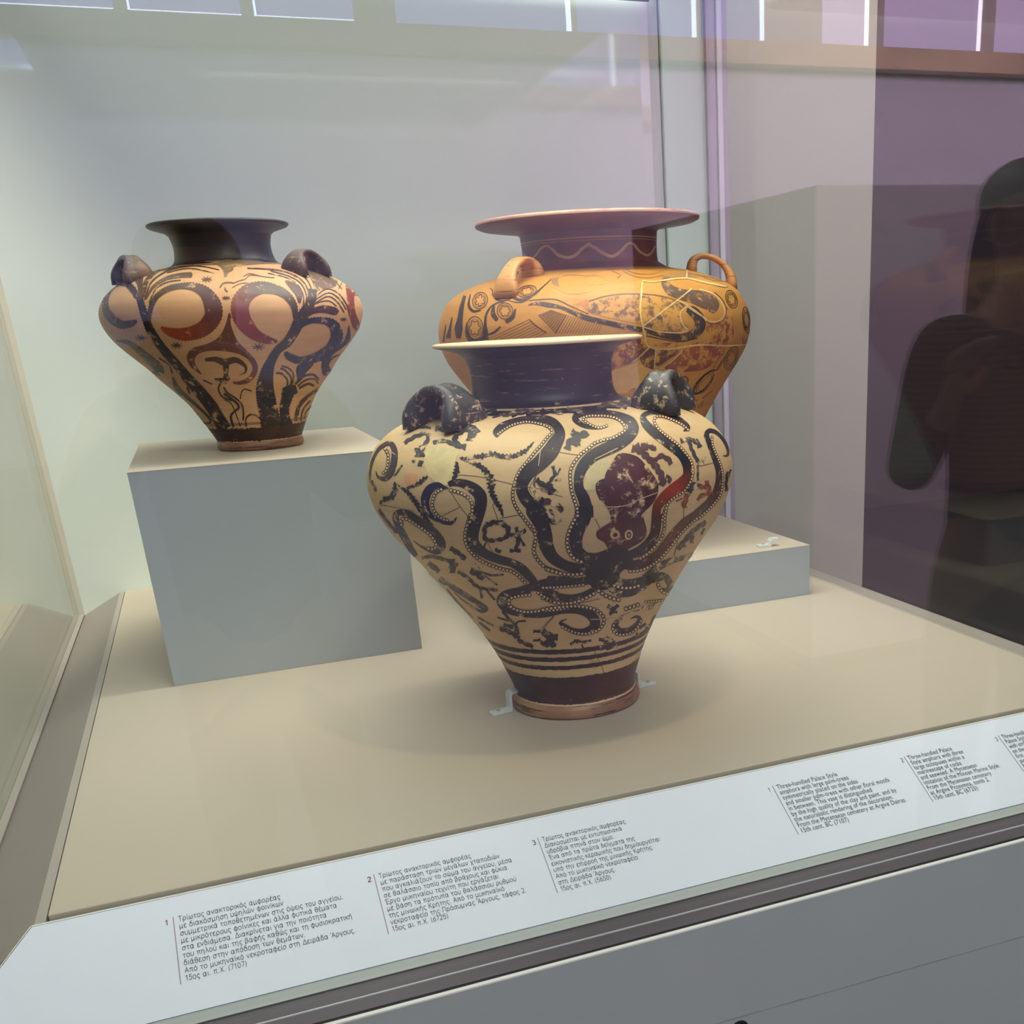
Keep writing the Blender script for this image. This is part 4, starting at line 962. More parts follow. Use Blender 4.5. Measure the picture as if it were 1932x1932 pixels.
# ================================================================== amphora with palm trees (left, on the tall plinth)
CL1 = srgb(196, 150, 106); CL1b = srgb(208, 164, 118)
clay1 = clay_mat('tan_clay', CL1, CL1b)
slip1 = slip_mat('black_brown_slip', srgb(34, 30, 30), srgb(44, 34, 34), srgb(110, 84, 66), 0.64, 0.70)
slip1f = slip_mat('streaked_slip', srgb(40, 30, 28), srgb(62, 42, 36), srgb(150, 112, 86), 0.66, 0.60, sscale=12)
foot1 = slip_mat('rubbed_foot', srgb(150, 114, 90), srgb(120, 88, 70), srgb(50, 34, 30), 0.60, 0.56, sscale=14)
slip1h = slip_mat('rubbed_handle', srgb(52, 40, 38), srgb(120, 92, 72), srgb(176, 140, 108), 0.53, 0.66)
pm1 = paint_mat('dark_and_rust_pigment', CL1b)
V1 = Pot(0.175, 3.93, -0.02, 0.6518, [(.6518, .134), (.660, .139), (.672, .139), (.682, .136), (.70, .1435), (.72, .1535), (.76, .1756), (.8, .198), (.84, .2296), (.88, .2654), (.92, .298), (.96, .3368), (1.0, .372), (1.04, .3943), (1.08, .4008), (1.12, .384), (1.16, .338), (1.185, .28), (1.203, .215), (1.216, .165), (1.235, .150), (1.27, .146), (1.30, .153)])
a1 = empty('amphora', P(0.175, 3.93, PH))
tag(a1, 'smaller amphora painted with palm trees and spirals on the tall plinth', 'amphora')
lathe('body', V1, dense(V1, 0.680, 1.214, 120), clay1, a1, 200)
lathe('foot', V1, [(PH + .0005, 0.0), (PH + .0005, 0.132)] + dense(V1, PH + .002, 0.684, 10), foot1, a1)
lathe('neck', V1, dense(V1, 1.207, 1.30, 24), slip1, a1)
lathe('rim', V1, [(1.30, .153), (1.309, .163), (1.316, .184), (1.322, .204), (1.327, .2115), (1.332, .2115), (1.335, .206), (1.333, .185), (1.324, .155), (1.30, .140)], slip1, a1)
lathe('neck_lining', V1, [(1.30, .140), (1.26, .135), (1.22, .14), (1.19, .2)], slip1, a1)
for th in (198, 320, 80):
    handle('handle', V1, math.radians(th), slip1h, a1, 'tangential', 1.19, 0.292, 0.125, 0.070, 0.046, 0.016, flare=2.0, groove=0.2)
band('painted_foot_zone', V1, 0.684, zpx(V1, 486, 806), slip1f, a1, jag=0.0015)
for y in (799, 801.6): band('painted_line', V1, zpx(V1, 440, y + 0.8), zpx(V1, 440, y), slip1f, a1)

N1 = Paint(V1)
DK = srgb(46, 36, 36)
# palm trunks (toothed bark)
N1.ribbon('E', [(400, 700, 50), (430, 810, 55), (470, 920, 60), (530, 1020, 60), (600, 1110, 65), (680, 1200, 65), (760, 1300, 75), (840, 1390, 85), (920, 1490, 90), (980, 1590, 90), (1020, 1660, 100)], srgb(50, 38, 40), 0.42, style='teeth')
N1.ribbon('G', [(660, 640, 60), (640, 740, 70), (590, 820, 80), (550, 890, 85), (520, 950, 75), (470, 1025, 70), (400, 1085, 60), (350, 1170, 70), (320, 1260, 100), (308, 1360, 130), (320, 1460, 140), (340, 1560, 140), (360, 1650, 160)], DK, 0.34, style='teeth', cols=[srgb(72, 54, 46), srgb(60, 46, 42), srgb(58, 46, 42), srgb(46, 40, 62), srgb(40, 34, 48), DK])
N1.ribbon('G', [(540, 1365, 60), (480, 1385, 95), (470, 1430, 80), (450, 1500, 70), (455, 1580, 72), (475, 1650, 95)], srgb(40, 34, 44), 0.34, style='teeth')
# fronds
N1.poly('E', [(350, 550), (385, 532), (425, 537), (422, 620), (415, 710), (392, 705), (385, 620)], srgb(84, 64, 50), 0.35)
for fr, pts, w in (('E', [(430, 700), (450, 600), (500, 530), (560, 490)], 24), ('E', [(440, 720), (480, 600), (560, 530), (660, 490), (800, 465)], 13), ('E', [(425, 700), (432, 600), (470, 540), (520, 495)], 11), ('E', [(560, 505), (700, 475), (850, 475), (980, 500)], 8), ('E', [(600, 522), (760, 490), (940, 522)], 8), ('E', [(470, 740), (520, 640), (600, 590), (700, 575)], 10),
                   ('G', [(615, 780), (630, 680), (590, 590), (500, 530), (380, 500), (180, 488)], 12), ('G', [(598, 780), (610, 690), (570, 600), (480, 545), (350, 508)], 10), ('G', [(645, 760), (650, 660), (612, 570), (525, 510), (430, 480)], 10), ('G', [(580, 800), (590, 700), (550, 612), (460, 555), (330, 525)], 9),
                   ('G', [(680, 690), (760, 640), (840, 670), (900, 750), (925, 840)], 10), ('G', [(670, 722), (770, 668), (850, 712), (900, 790)], 10), ('G', [(655, 758), (760, 695), (830, 728), (885, 810)], 10), ('G', [(620, 800), (680, 745), (770, 725), (830, 765)], 9),
                   ('G', [(490, 1350), (500, 1290), (460, 1235), (420, 1215)], 14), ('G', [(470, 1350), (470, 1300), (430, 1255), (390, 1250)], 14), ('G', [(510, 1330), (515, 1260), (480, 1215), (430, 1200)], 12),
                   ('G', [(530, 1330), (590, 1275), (660, 1262), (700, 1300)], 18), ('G', [(545, 1345), (610, 1300), (670, 1295), (695, 1325)], 13), ('G', [(555, 1362), (620, 1330), (665, 1345)], 18),
                   ('G', [(530, 1600), (548, 1500), (600, 1435), (700, 1365)], 20), ('G', [(570, 1600), (585, 1520), (640, 1450)], 11), ('G', [(595, 1585), (610, 1530), (650, 1490)], 9), ('G', [(550, 1560), (562, 1500), (620, 1430)], 9)):
    N1.ribbon(fr, pts, srgb(74, 54, 42), 0.4, w=w)
N1.ribbon('E', [(450, 710, 12), (500, 625, 22), (590, 565, 28), (690, 542, 36), (775, 537, 40), (785, 537, 20)], srgb(92, 70, 54), 0.35)
N1.ribbon('G', [(560, 740, 16), (556, 680, 50), (520, 625, 62), (475, 592, 30), (455, 583, 8)], srgb(88, 64, 52), 0.35)
N1.ribbon('G', [(600, 850, 12), (650, 805, 38), (730, 785, 55), (810, 800, 60), (838, 815, 36)], srgb(70, 46, 46), 0.38)
N1.poly('G', [(620, 510), (740, 520), (830, 560), (822, 620), (740, 640), (680, 650), (655, 590)], srgb(104, 80, 62), 0.5, rough=0.5)
# big loops: dark above, rust below
N1.ribbon('E', [(380, 868, 16), (340, 890, 50), (270, 898, 60), (210, 862, 70), (165, 810, 60), (150, 740, 42), (172, 665, 36), (230, 607, 30), (300, 602, 40), (350, 640, 50), (382, 705, 34)], srgb(62, 44, 42), 0.42, style='teeth')
N1.ribbon('E', [(470, 870, 26), (480, 785, 35), (520, 700, 40), (600, 642, 42), (700, 618, 42), (800, 625, 62), (880, 668, 92), (930, 750, 128), (938, 830, 130), (890, 905, 118), (820, 948, 108), (720, 968, 96), (620, 950, 60), (555, 918, 20)], DK, 0.3, style='teeth', cols=[srgb(70, 48, 44), srgb(82, 62, 50), srgb(86, 64, 58), srgb(96, 60, 58), srgb(132, 56, 34), srgb(150, 66, 36)])
N1.ribbon('G', [(530, 858, 30), (520, 765, 50), (470, 690, 62), (390, 645, 72), (280, 630, 92), (185, 665, 120), (130, 742, 132), (135, 835, 130), (185, 920, 110), (250, 978, 80), (330, 1010, 58), (398, 1020, 16)], DK, 0.3, style='teeth', cols=[srgb(70, 56, 48), srgb(84, 68, 54), srgb(92, 72, 62), srgb(128, 72, 66), srgb(132, 44, 30), srgb(110, 36, 28)])
N1.ribbon('G', [(560, 905, 45), (640, 870, 42), (740, 870, 52), (805, 900, 78), (832, 975, 90), (800, 1052, 82), (740, 1108, 80), (650, 1148, 70), (560, 1160, 58), (485, 1130, 55), (455, 1098, 24)], srgb(46, 42, 66), 0.36, style='teeth')
N1.poly('G', [(545, 1195), (660, 1185), (610, 1245), (562, 1310), (542, 1290)], srgb(50, 42, 58), 0.4)
N1.poly('G', [(898, 600), (950, 622), (990, 690), (960, 692), (966, 800), (1000, 900), (985, 940), (950, 920), (920, 820), (905, 700)], srgb(120, 54, 40), 0.35)
N1.poly('G', [(920, 900), (930, 1000), (880, 1060), (800, 1120), (770, 1180), (792, 1240), (740, 1270), (720, 1230), (730, 1150), (800, 1085), (880, 1020), (905, 955)], srgb(52, 44, 50), 0.35)
N1.ribbon('G', [(860, 1115, 8), (800, 1140, 16), (765, 1190, 18), (770, 1225, 8)], srgb(52, 44, 50), 0.4)
N1.ribbon('E', [(230, 1015, 12), (320, 1030, 32), (400, 1090, 45), (470, 1150, 55), (530, 1205, 72), (552, 1248, 50), (490, 1242, 10)], srgb(70, 54, 50), 0.45, style='teeth')
N1.ribbon('E', [(640, 1280, 12), (680, 1372, 40), (760, 1440, 24), (840, 1510, 20), (900, 1570, 18), (918, 1608, 14), (860, 1612, 14), (790, 1545, 13), (700, 1435, 10)], srgb(52, 40, 38), 0.38)
for fr, pts, w in (('E', [(540, 1140), (610, 1190), (640, 1252)], 11), ('E', [(860, 1300), (930, 1332)], 9), ('E', [(745, 1350), (765, 1400)], 14), ('E', [(615, 1200), (630, 1215)], 12)):
    N1.ribbon(fr, pts, DK, 0.4, w=w)
# central spade and flower
N1.poly('E', [(1050, 815), (1068, 840), (1066, 900), (1110, 1010), (1180, 1085), (1240, 1150), (1262, 1210), (1247, 1270), (1195, 1320), (1125, 1337), (1060, 1315), (1130, 1310), (1190, 1280), (1222, 1215), (1190, 1150), (1100, 1105), (1000, 1090), (900, 1090), (830, 1110), (802, 1150), (812, 1200), (852, 1260), (780, 1215), (745, 1150), (755, 1100), (800, 1065), (900, 1035), (980, 985), (1025, 900)], srgb(104, 56, 48), 0.4)
N1.ribbon('E', [(878, 1155, 22), (950, 1150, 36), (1020, 1172, 52), (1090, 1155, 42), (1130, 1168, 34), (1172, 1205, 24), (1168, 1248, 12), (1128, 1262, 5)], srgb(78, 58, 50), 0.38)
N1.ribbon('E', [(1030, 1190, 50), (1030, 1260, 30), (1030, 1310, 70)], srgb(72, 54, 48), 0.38)
N1.ribbon('E', [(945, 1292, 8), (1000, 1300, 30), (1060, 1288, 8)], DK, 0.4)
for fr, pts, w in (('E', [(1000, 1310), (975, 1360), (1000, 1420), (1075, 1452)], 13), ('E', [(1028, 1320), (1020, 1370), (1065, 1412)], 11), ('G', [(0, 1330), (30, 1390), (90, 1430), (140, 1480), (152, 1560), (140, 1625)], 13), ('G', [(10, 1400), (80, 1450), (118, 1500), (62, 1560), (80, 1645)], 17), ('G', [(130, 1440), (135, 1395), (160, 1368), (212, 1382)], 9), ('G', [(172, 1640), (172, 1580), (220, 1550), (285, 1592)], 13), ('G', [(0, 1440), (60, 1470), (90, 1530), (130, 1640)], 8)):
    N1.ribbon(fr, pts, srgb(58, 44, 38), 0.4, w=w)
# collar under the neck, squiggles and stars
N1.poly('E', [(872, 438), (980, 430), (1082, 430), (1082, 500), (1050, 520), (1020, 555), (1005, 500), (960, 462)], srgb(112, 92, 68), 0.4)
N1.poly('G', [(78, 430), (250, 432), (305, 448), (250, 460), (110, 472), (55, 500), (28, 550), (12, 540), (30, 480)], srgb(118, 96, 72), 0.4)
for fr, pts, w in (('E', [(985, 632), (1010, 598), (1060, 592), (1084, 598)], 11), ('E', [(1035, 610), (1022, 640), (1042, 662)], 13), ('G', [(78, 598), (120, 580), (165, 568), (200, 540), (280, 545)], 7), ('G', [(150, 550), (200, 528), (290, 548), (378, 558)], 6), ('G', [(70, 630), (130, 600), (190, 595)], 6), ('G', [(835, 600), (870, 640)], 6), ('G', [(870, 590), (845, 640)], 6)):
    N1.ribbon(fr, pts, srgb(96, 70, 50), 0.4, w=w)
for fr, cx, cy, r in (('E', 410, 995, 46), ('E', 670, 1050, 44), ('E', 890, 570, 40), ('E', 1030, 705, 30), ('G', 260, 1060, 50), ('G', 880, 860, 26)):
    for k in range(4):
        a = k * math.pi / 4 + 0.2; N1.ribbon(fr, [(cx - r * math.cos(a), cy - r * .6 * math.sin(a), 4), (cx, cy, 9), (cx + r * math.cos(a), cy + r * .6 * math.sin(a), 4)], srgb(84, 54, 40), 0.35)
N1.build('painted_palms', pm1, a1)

# ================================================================== amphora with water birds (back right)
CL3 = srgb(182, 122, 46); CL3b = srgb(198, 142, 62)
clay3 = clay_mat('ochre_clay', CL3, CL3b)
slip3 = slip_mat('brown_violet_slip', srgb(54, 40, 46), srgb(126, 62, 40), srgb(196, 150, 110), 0.64, 0.76)
rimm3 = slip_mat('violet_brown_rim', srgb(116, 80, 84), srgb(92, 66, 84), srgb(172, 124, 100), 0.62, 0.62)
lip3 = slip_mat('rosy_lip', srgb(212, 164, 132), srgb(186, 138, 118), srgb(96, 66, 80), 0.62, 0.58)
cream3 = plain('reserved_line', srgb(204, 164, 118), 0.5, 0.08, 30)
han3 = slip_mat('striped_ochre_handle', srgb(192, 132, 66), srgb(204, 146, 80), srgb(124, 78, 50), 0.66, 0.57, sscale=16)
pm3 = paint_mat('brown_pigment', CL3b, 60)
V3 = Pot(1.465, 4.10, -0.01, 0.1872, [(.1872, .215), (.2, .225), (.215, .222), (.235, .215), (.3, .236), (.4, .284), (.5, .338), (.6, .394), (.70, .455), (.76, .495), (.82, .5375), (.88, .573), (.94, .590), (1.0, .588), (1.06, .561), (1.09, .532), (1.12, .480), (1.15, .39), (1.165, .315), (1.178, .265), (1.20, .253), (1.25, .251), (1.295, .255)])
a3 = empty('amphora', P(1.465, 4.10, HS))
tag(a3, 'big ochre amphora painted with water birds and a wavy line round the neck', 'amphora')
lathe('body', V3, dense(V3, 0.232, 1.176, 150), clay3, a3, 220)
lathe('foot', V3, [(HS + .0005, 0.0), (HS + .0005, 0.213)] + dense(V3, HS + .002, 0.236, 12), slip3, a3)
lathe('neck', V3, dense(V3, 1.168, 1.295, 24), slip3, a3)
lathe('rim', V3, [(1.295, .255), (1.304, .267), (1.310, .30), (1.316, .35), (1.322, .395), (1.329, .412), (1.334, .4140)], rimm3, a3)
lathe('lip', V3, [(1.334, .4140), (1.339, .4148), (1.343, .412), (1.346, .400), (1.346, .35), (1.342, .28), (1.33, .243)], lip3, a3)
lathe('neck_lining', V3, [(1.33, .243), (1.27, .238), (1.2, .24), (1.17, .29)], slip3, a3)
for th in (217, 337, 97):
    handle('handle', V3, math.radians(th), han3, a3, 'radial', 1.13, 0.452, 0.150, 0.078, 0.056, 0.022, flare=1.8, groove=0.05)
for y, h in ((446, 2.2), (452, 1.0), (497.5, 3.2)): band('reserved_band', V3, zpx(V3, 1110, y + h), zpx(V3, 1110, y), cream3, a3, 0.0012)

N3 = Paint(V3)
CR3 = srgb(214, 178, 116); K3 = srgb(60, 46, 36); M3 = srgb(112, 78, 60)
N3.poly('K', [(0, 890), (120, 845), (300, 812), (470, 812), (620, 828), (765, 865), (640, 950), (480, 1050), (300, 1035), (100, 990), (0, 955)], M3, 0.75)
N3.poly('H', [(1600, 1190), (1700, 1160), (1811, 1120), (1811, 1300), (1700, 1250)], srgb(172, 108, 58), 0.6)
N3.poly('K', [(480, 1068), (640, 960), (790, 882), (850, 915), (805, 960), (810, 1040), (862, 1090), (850, 1120), (780, 1135), (620, 1118)], srgb(96, 72, 58), 0.72)
N3.poly('K', [(1040, 1065), (1170, 1000), (1200, 900), (1255, 1000), (1260, 1150), (1210, 1235), (1080, 1235), (960, 1238), (800, 1268), (640, 1262), (560, 1235), (900, 1220), (1000, 1150)], srgb(146, 80, 36), 0.72, rough=0.6)
N3.poly('K', [(240, 1200), (400, 1192), (480, 1190), (522, 1255), (450, 1330), (380, 1400), (240, 1440), (200, 1480), (200, 1350)], srgb(122, 58, 40), 0.62)
N3.poly('K', [(450, 1342), (530, 1268), (578, 1292), (570, 1440), (540, 1450), (480, 1420)], srgb(92, 50, 40), 0.62)
N3.poly('K', [(592, 1288), (800, 1292), (700, 1370), (592, 1430)], srgb(104, 62, 50), 0.66)
N3.poly('K', [(822, 1290), (1000, 1252), (1180, 1262), (1130, 1350), (1020, 1450), (830, 1478), (660, 1450), (755, 1370)], srgb(146, 72, 46), 0.6)
N3.poly('K', [(200, 1482), (300, 1440), (400, 1402), (440, 1375), (480, 1430), (560, 1460), (600, 1480), (500, 1560), (380, 1650), (210, 1650)], srgb(206, 160, 88), 0)
N3.poly('K', [(600, 1480), (620, 1520), (500, 1580), (440, 1585), (520, 1530)], srgb(164, 100, 58), 0.4)
N3.poly('K', [(350, 1640), (480, 1600), (560, 1620), (600, 1690), (420, 1690)], srgb(158, 92, 50), 0.66)
# wing edge, black breast line, neck and head of the bird
N3.ribbon('K', [(0, 868, 9), (150, 822, 9), (300, 803, 9), (470, 803, 9), (620, 820, 9), (765, 860, 9)], srgb(110, 78, 40), 0.3)
N3.ribbon('H', [(1130, 1182, 8), (1220, 1162, 38), (1350, 1180, 58), (1500, 1208, 36), (1620, 1260, 44), (1800, 1330, 60), ('K', 150, 1050, 45), ('K', 300, 1085, 45), ('K', 480, 1118, 45), ('K', 650, 1155, 60), ('K', 800, 1180, 62), ('K', 900, 1158, 80), ('K', 965, 1095, 92), ('K', 962, 1020, 95), ('K', 905, 955, 90), ('K', 855, 935, 50)], K3, 0.45)
N3.ribbon('K', [(688, 640, 36), (665, 700, 66), (710, 768, 90), (800, 805, 92), (900, 825, 112), (1010, 855, 150), (1080, 905, 120), (1065, 962, 40)], srgb(98, 74, 58), 0.48)
N3.ribbon('K', [(640, 660, 24), (720, 640, 40), (850, 640, 40), (950, 652, 16)], srgb(150, 112, 62), 0.4)
for pts, w, c in (([(850, 912), (980, 992), (1060, 1042), (1140, 1030), (1182, 960), (1152, 870), (1082, 800), (960, 762)], 11, CR3), ([(862, 925), (985, 1010), (1060, 1062), (1155, 1045), (1198, 960), (1166, 860), (1090, 788)], 6, K3),
                  ([(500, 1166), (650, 1197), (800, 1217), (950, 1185)], 9, K3), ([(480, 1092), (620, 1130), (780, 1140), (860, 1118)], 9, CR3), ([(800, 1020), (800, 960), (850, 912)], 9, CR3), ([(860, 1110), (815, 1060), (800, 1010)], 9, CR3),
                  ([(300, 605), (400, 650), (520, 665), (640, 640), (650, 605)], 9, srgb(150, 108, 52)), ([(330, 600), (430, 628), (560, 630), (640, 600)], 6, srgb(150, 108, 52)), ([(1000, 660), (1100, 690), (1200, 700), (1290, 760)], 7, srgb(150, 108, 60)), ([(1040, 700), (1150, 740), (1210, 740)], 12, srgb(140, 104, 60)),
                  ([(860, 620), (950, 640), (1060, 660), (1160, 690)], 10, srgb(140, 100, 60)), ([(0, 640), (80, 640), (150, 670), (190, 690)], 16, srgb(176, 130, 60)), ([(200, 600), (280, 640), (250, 665)], 7, srgb(150, 108, 52))):
    N3.ribbon('K', pts, c, 0.25, w=w)
# joins between the sherds
for pts, w in (([(470, 690), (460, 800), (450, 950), (472, 1080), (490, 1160), (530, 1262), (700, 1280), (950, 1245), (1200, 1252), (1390, 1240)], 12), ([(480, 1078), (770, 860), (895, 760)], 12), ([(640, 690), (760, 672), (860, 670), (1000, 702), (1200, 742)], 13), ([(860, 595), (850, 670)], 12), ([(770, 860), (870, 910), (985, 995), (1020, 1040)], 9), ([(530, 1265), (440, 1350), (380, 1392)], 10), ([(585, 1288), (570, 1445)], 10), ([(812, 1292), (740, 1372), (620, 1452)], 11), ([(470, 690), (560, 700), (640, 690)], 9)):
    N3.ribbon('K', pts, CR3, 0.0, w=w, style='rough', lift=0.0006)
# curling sprays
for fr, pts in (('H', [(640, 1575, 80), (640, 1490, 60), (638, 1400, 32), (650, 1290, 24), (700, 1205, 18), (770, 1160, 14), (850, 1142, 12)]), ('H', [(740, 1180, 16), (728, 1280, 58), (775, 1352, 44)]), ('H', [(870, 1375, 46), (950, 1322, 42), (982, 1225, 18)]), ('H', [(430, 1380, 10), (430, 1490, 46), (470, 1575, 60), (560, 1595, 58), (620, 1545, 38)]),
                ('H', [(405, 1075, 34), (372, 1200, 50), (352, 1330, 60), (335, 1450, 95), (335, 1560, 50)]), ('H', [(215, 1560, 55), (235, 1450, 28), (262, 1320, 10)]), ('H', [(160, 1600, 20), (175, 1500, 14), (190, 1400, 8)]), ('H', [(690, 990, 8), (718, 1010, 14), (720, 1050, 8)]), ('H', [(660, 1520, 16), (740, 1490, 28), (812, 1425, 18)]), ('H', [(900, 1130, 7), (1050, 1150, 12), (1200, 1055, 26), (1300, 970, 14), (1390, 885, 8)]),
                ('H', [(960, 1100, 30), (1050, 1125, 36), (1150, 1090, 10)]), ('H', [(470, 1060, 10), (450, 1180, 30), (500, 1250, 34), (590, 1240, 14)]), ('H', [(1140, 1130, 7), (1300, 1116, 10), (1450, 1120, 11), (1600, 1188, 10), (1811, 1285, 10)]), ('H', [(1140, 1345, 10), (1220, 1420, 12), (1335, 1495, 10)]), ('H', [(720, 1050, 22), (770, 1120, 22), (860, 1130, 18), (960, 1090, 12)])):
    N3.ribbon(fr, pts, srgb(62, 44, 26), 0.25)
for t in np.linspace(0, 1, 10):
    N3.ribbon('H', [(1245 + 190 * t, 1300 + 195 * t, 5), (1390 + 170 * t, 1238 + 55 * t, 5)], srgb(80, 48, 30), 0.15, step=3)
for t in np.linspace(0, 1, 11):
    N3.ribbon('H', [(1240 + 140 * t, 1298 - 58 * t, 5), (1440 + 130 * t, 1500 - 195 * t, 5)], srgb(80, 48, 30), 0.15, step=3)
for t in np.linspace(0, 1, 16):
    N3.ribbon('H', [(1440 + 480 * t, 1505, 5), (1565 + 400 * t, 1290 + 110 * t, 5)], srgb(80, 48, 30), 0.15, step=3)
for i in range(8):
    N3.ribbon('H', [(660 + i * 75, 1575 - i * 2, 5), (1145 + i * 27, 1342 + i * 22, 5)], srgb(84, 56, 26), 0.2, step=3)
N3.poly('H', [(1400, 880), (1475, 870), (1462, 910), (1480, 965), (1405, 942)], srgb(150, 118, 74), 0.35)
N3.ribbon('H', [(1400, 960, 6), (1540, 1040, 8), (1700, 1050, 8), (1811, 1020, 8)], srgb(180, 140, 80), 0.4)
N3.ribbon('H', [(1480, 870, 5), (1560, 845, 7), (1700, 840, 7), (1811, 860, 6)], srgb(150, 110, 50), 0.4)
N3.ribbon('K', [(0, 700, 6), (60, 720, 10), (150, 710, 8), (190, 670, 6)], srgb(190, 140, 60), 0.3)
for fr, cx, cy, rx, ry, rot in (('H', 1112, 1025, 110, 62, -.25), ('H', 580, 1130, 82, 96, .5), ('H', 862, 1248, 88, 92, 0), ('H', 520, 1440, 92, 128, 0), ('K', 1242, 850, 46, 80, -.35), ('K', 1372, 1030, 32, 115, -.12), ('K', 1240, 1360, 52, 105, .4), ('K', 832, 1562, 34, 46, 0.3), ('K', 1010, 1570, 48, 110, .62)):
    big = ry if fr == 'H' else rx
    N3.ring(fr, cx, cy, rx, ry, 9 if fr == 'H' else 6, rot, srgb(66, 44, 24), 0.15)
    N3.ring(fr, cx, cy, rx * .78, ry * .78, 5, rot, srgb(92, 62, 30), 0.2)
    if (cx, cy) not in ((832, 1562), (1010, 1570)):
        for k in range(6):
            a = k * math.pi / 3; c, d = math.cos(rot), math.sin(rot); ex, ey = .45 * rx * math.cos(a), .45 * ry * math.sin(a)
            N3.ring(fr, cx + ex * c - ey * d, cy + ex * d + ey * c, rx * .22, ry * .22, 8 if fr == 'H' else 5, rot, srgb(60, 40, 22), 0.2, a0=a + rot - 1.7, a1=a + rot + 1.7, n=8)
N3.ribbon('K', [(1122, 1460, 10), (1060, 1472, 16), (980, 1535, 17), (918, 1615, 18), (925, 1668, 20), (985, 1645, 14), (1060, 1560, 9), (1090, 1500, 8)], K3, 0.3)
for i in range(6): N3.ribbon('K', [(848 + i * 6, 1668 + i * 12, 4), (895 + i * 6, 1650 + i * 13, 6)], K3, 0.3)
N3.ribbon('K', [(1130, 1445, 5), (1060, 1500, 5), (990, 1560, 4), (900, 1650, 4)], srgb(130, 76, 40), 0.3)
for pts, w in (([(1080, 1460), (1130, 1360), (1180, 1310)], 9), ([(1120, 1450), (1180, 1360), (1200, 1330)], 22), ([(880, 1735), (950, 1725)], 8), ([(990, 1710), (1080, 1640)], 12), ([(1330, 1120), (1345, 1240), (1370, 1200)], 12), ([(950, 1790), (1010, 1740)], 30)):
    N3.ribbon('K', pts, srgb(132, 84, 48), 0.5, w=w, style='rough')
N3.build('painted_birds', pm3, a3)
L3 = Paint(V3)
L3.ribbon('H', [(1052, 560, 14), (1075, 600, 18), (1100, 632, 20), (1150, 655, 22), (1210, 620, 22), (1270, 540, 24), (1340, 505, 26), (1400, 545, 30), (1470, 610, 34), (1570, 638, 36), (1660, 615, 36), (1750, 530, 36), (1830, 482, 36), ('K', 0, 372, 24), ('K', 60, 402, 26), ('K', 130, 450, 28), ('K', 210, 476, 28), ('K', 280, 432, 26), ('K', 340, 368, 24), ('K', 390, 370, 22), ('K', 440, 430, 20), ('K', 510, 468, 18), ('K', 550, 440, 16), ('K', 580, 385, 14)], srgb(200, 158, 110), 0.1)
L3.build('painted_wavy_line', pm3, a3, extra=0.0004)

# ------------------------------------------------------------------ the two people mirrored in the front pane
SKIN = plain('skin', srgb(196, 146, 118), 0.55, 0.05, 12)
HAIR = plain('dark_hair', srgb(34, 26, 22), 0.5, 0.2, 60, stretch=(1, 1, 0.2))
EYEW = plain('eye_white', srgb(228, 222, 214), 0.3, 0.02, 20)
EYED = plain('iris', srgb(46, 30, 22), 0.3, 0.05, 20)
LIP = plain('lip', srgb(160, 92, 84), 0.5, 0.04, 30)
DENIM = plain('dark_trousers', srgb(38, 38, 44), 0.8, 0.12, 40)
SHOE = plain('shoe_leather', srgb(34, 28, 26), 0.5, 0.1, 20)
BLACKC = plain('black_jacket', srgb(32, 31, 34), 0.8, 0.12, 30)


def ribbed_cloth():
    m, nt, bs = new_mat('ribbed_sweater')
    w = nt.nodes.new('ShaderNodeTexWave'); w.bands_direction = 'Z'; w.inputs['Scale'].default_value = 22; w.inputs['Distortion'].default_value = 1.0; w.inputs['Detail'].default_value = 2
    tc = nt.nodes.new('ShaderNodeTexCoord'); nt.links.new(tc.outputs['Object'], w.inputs['Vector'])
    r = ramp(nt, w.outputs[1], 0.35, 0.65, srgb(44, 36, 30), srgb(96, 80, 70)); nt.links.new(r.outputs[0], bs.inputs['Base Color'])
    bs.inputs['Roughness'].default_value = 0.85
    return m


def skinned(name, chains, mat, parent, sub=1):
    """chains: lists of (x, y, z, rx[, ry]) in metres about the parent's base; grown with a Skin modifier"""
    V, Ed, Rd, roots = [], [], [], []
    idx = {}
    for ch in chains:
        prev = None
        for i, p in enumerate(ch):
            k = tuple(round(c, 4) for c in p[:3])
            if k not in idx: idx[k] = len(V); V.append(p[:3]); Rd.append((p[3], p[4] if len(p) > 4 else p[3]))
            j = idx[k]
            if i == 0: roots.append(j)
            if prev is not None: Ed.append((prev, j))
            prev = j
    me = bpy.data.meshes.new(name); me.from_pydata([Vector(v) for v in V], Ed, []); me.materials.append(mat)
    o = bpy.data.objects.new(name, me); COL.objects.link(o); o.parent = parent
    sk = o.modifiers.new('skin', 'SKIN'); sk.use_smooth_shade = True
    lay = me.skin_vertices[0] if me.skin_vertices else None
    if lay is None:
        bm = bmesh.new(); bm.from_mesh(me); bm.verts.layers.skin.verify(); bm.to_mesh(me); bm.free(); lay = me.skin_vertices[0]
    for j, d in enumerate(lay.data): d.radius = Rd[j]
    for j in set(roots): lay.data[j].use_root = True
    sd = o.modifiers.new('sub', 'SUBSURF'); sd.levels = sub; sd.render_levels = sub + 1
    return o


def blob(name, c, r, mat, parent, seg=20, fn=None):
    bm = bmesh.new(); bmesh.ops.create_uvsphere(bm, u_segments=seg, v_segments=seg * 2 // 3, radius=1)
    for v in bm.verts:
        p = v.co.copy()
        if fn: p = fn(p)
        v.co = Vector((c[0] + p.x * r[0], c[1] + p.y * r[1], c[2] + p.z * r[2]))
    me = bpy.data.meshes.new(name); bm.to_mesh(me); bm.free(); me.materials.append(mat); me.polygons.foreach_set('use_smooth', [True] * len(me.polygons))
    o = bpy.data.objects.new(name, me); COL.objects.link(o); o.parent = parent
    return o


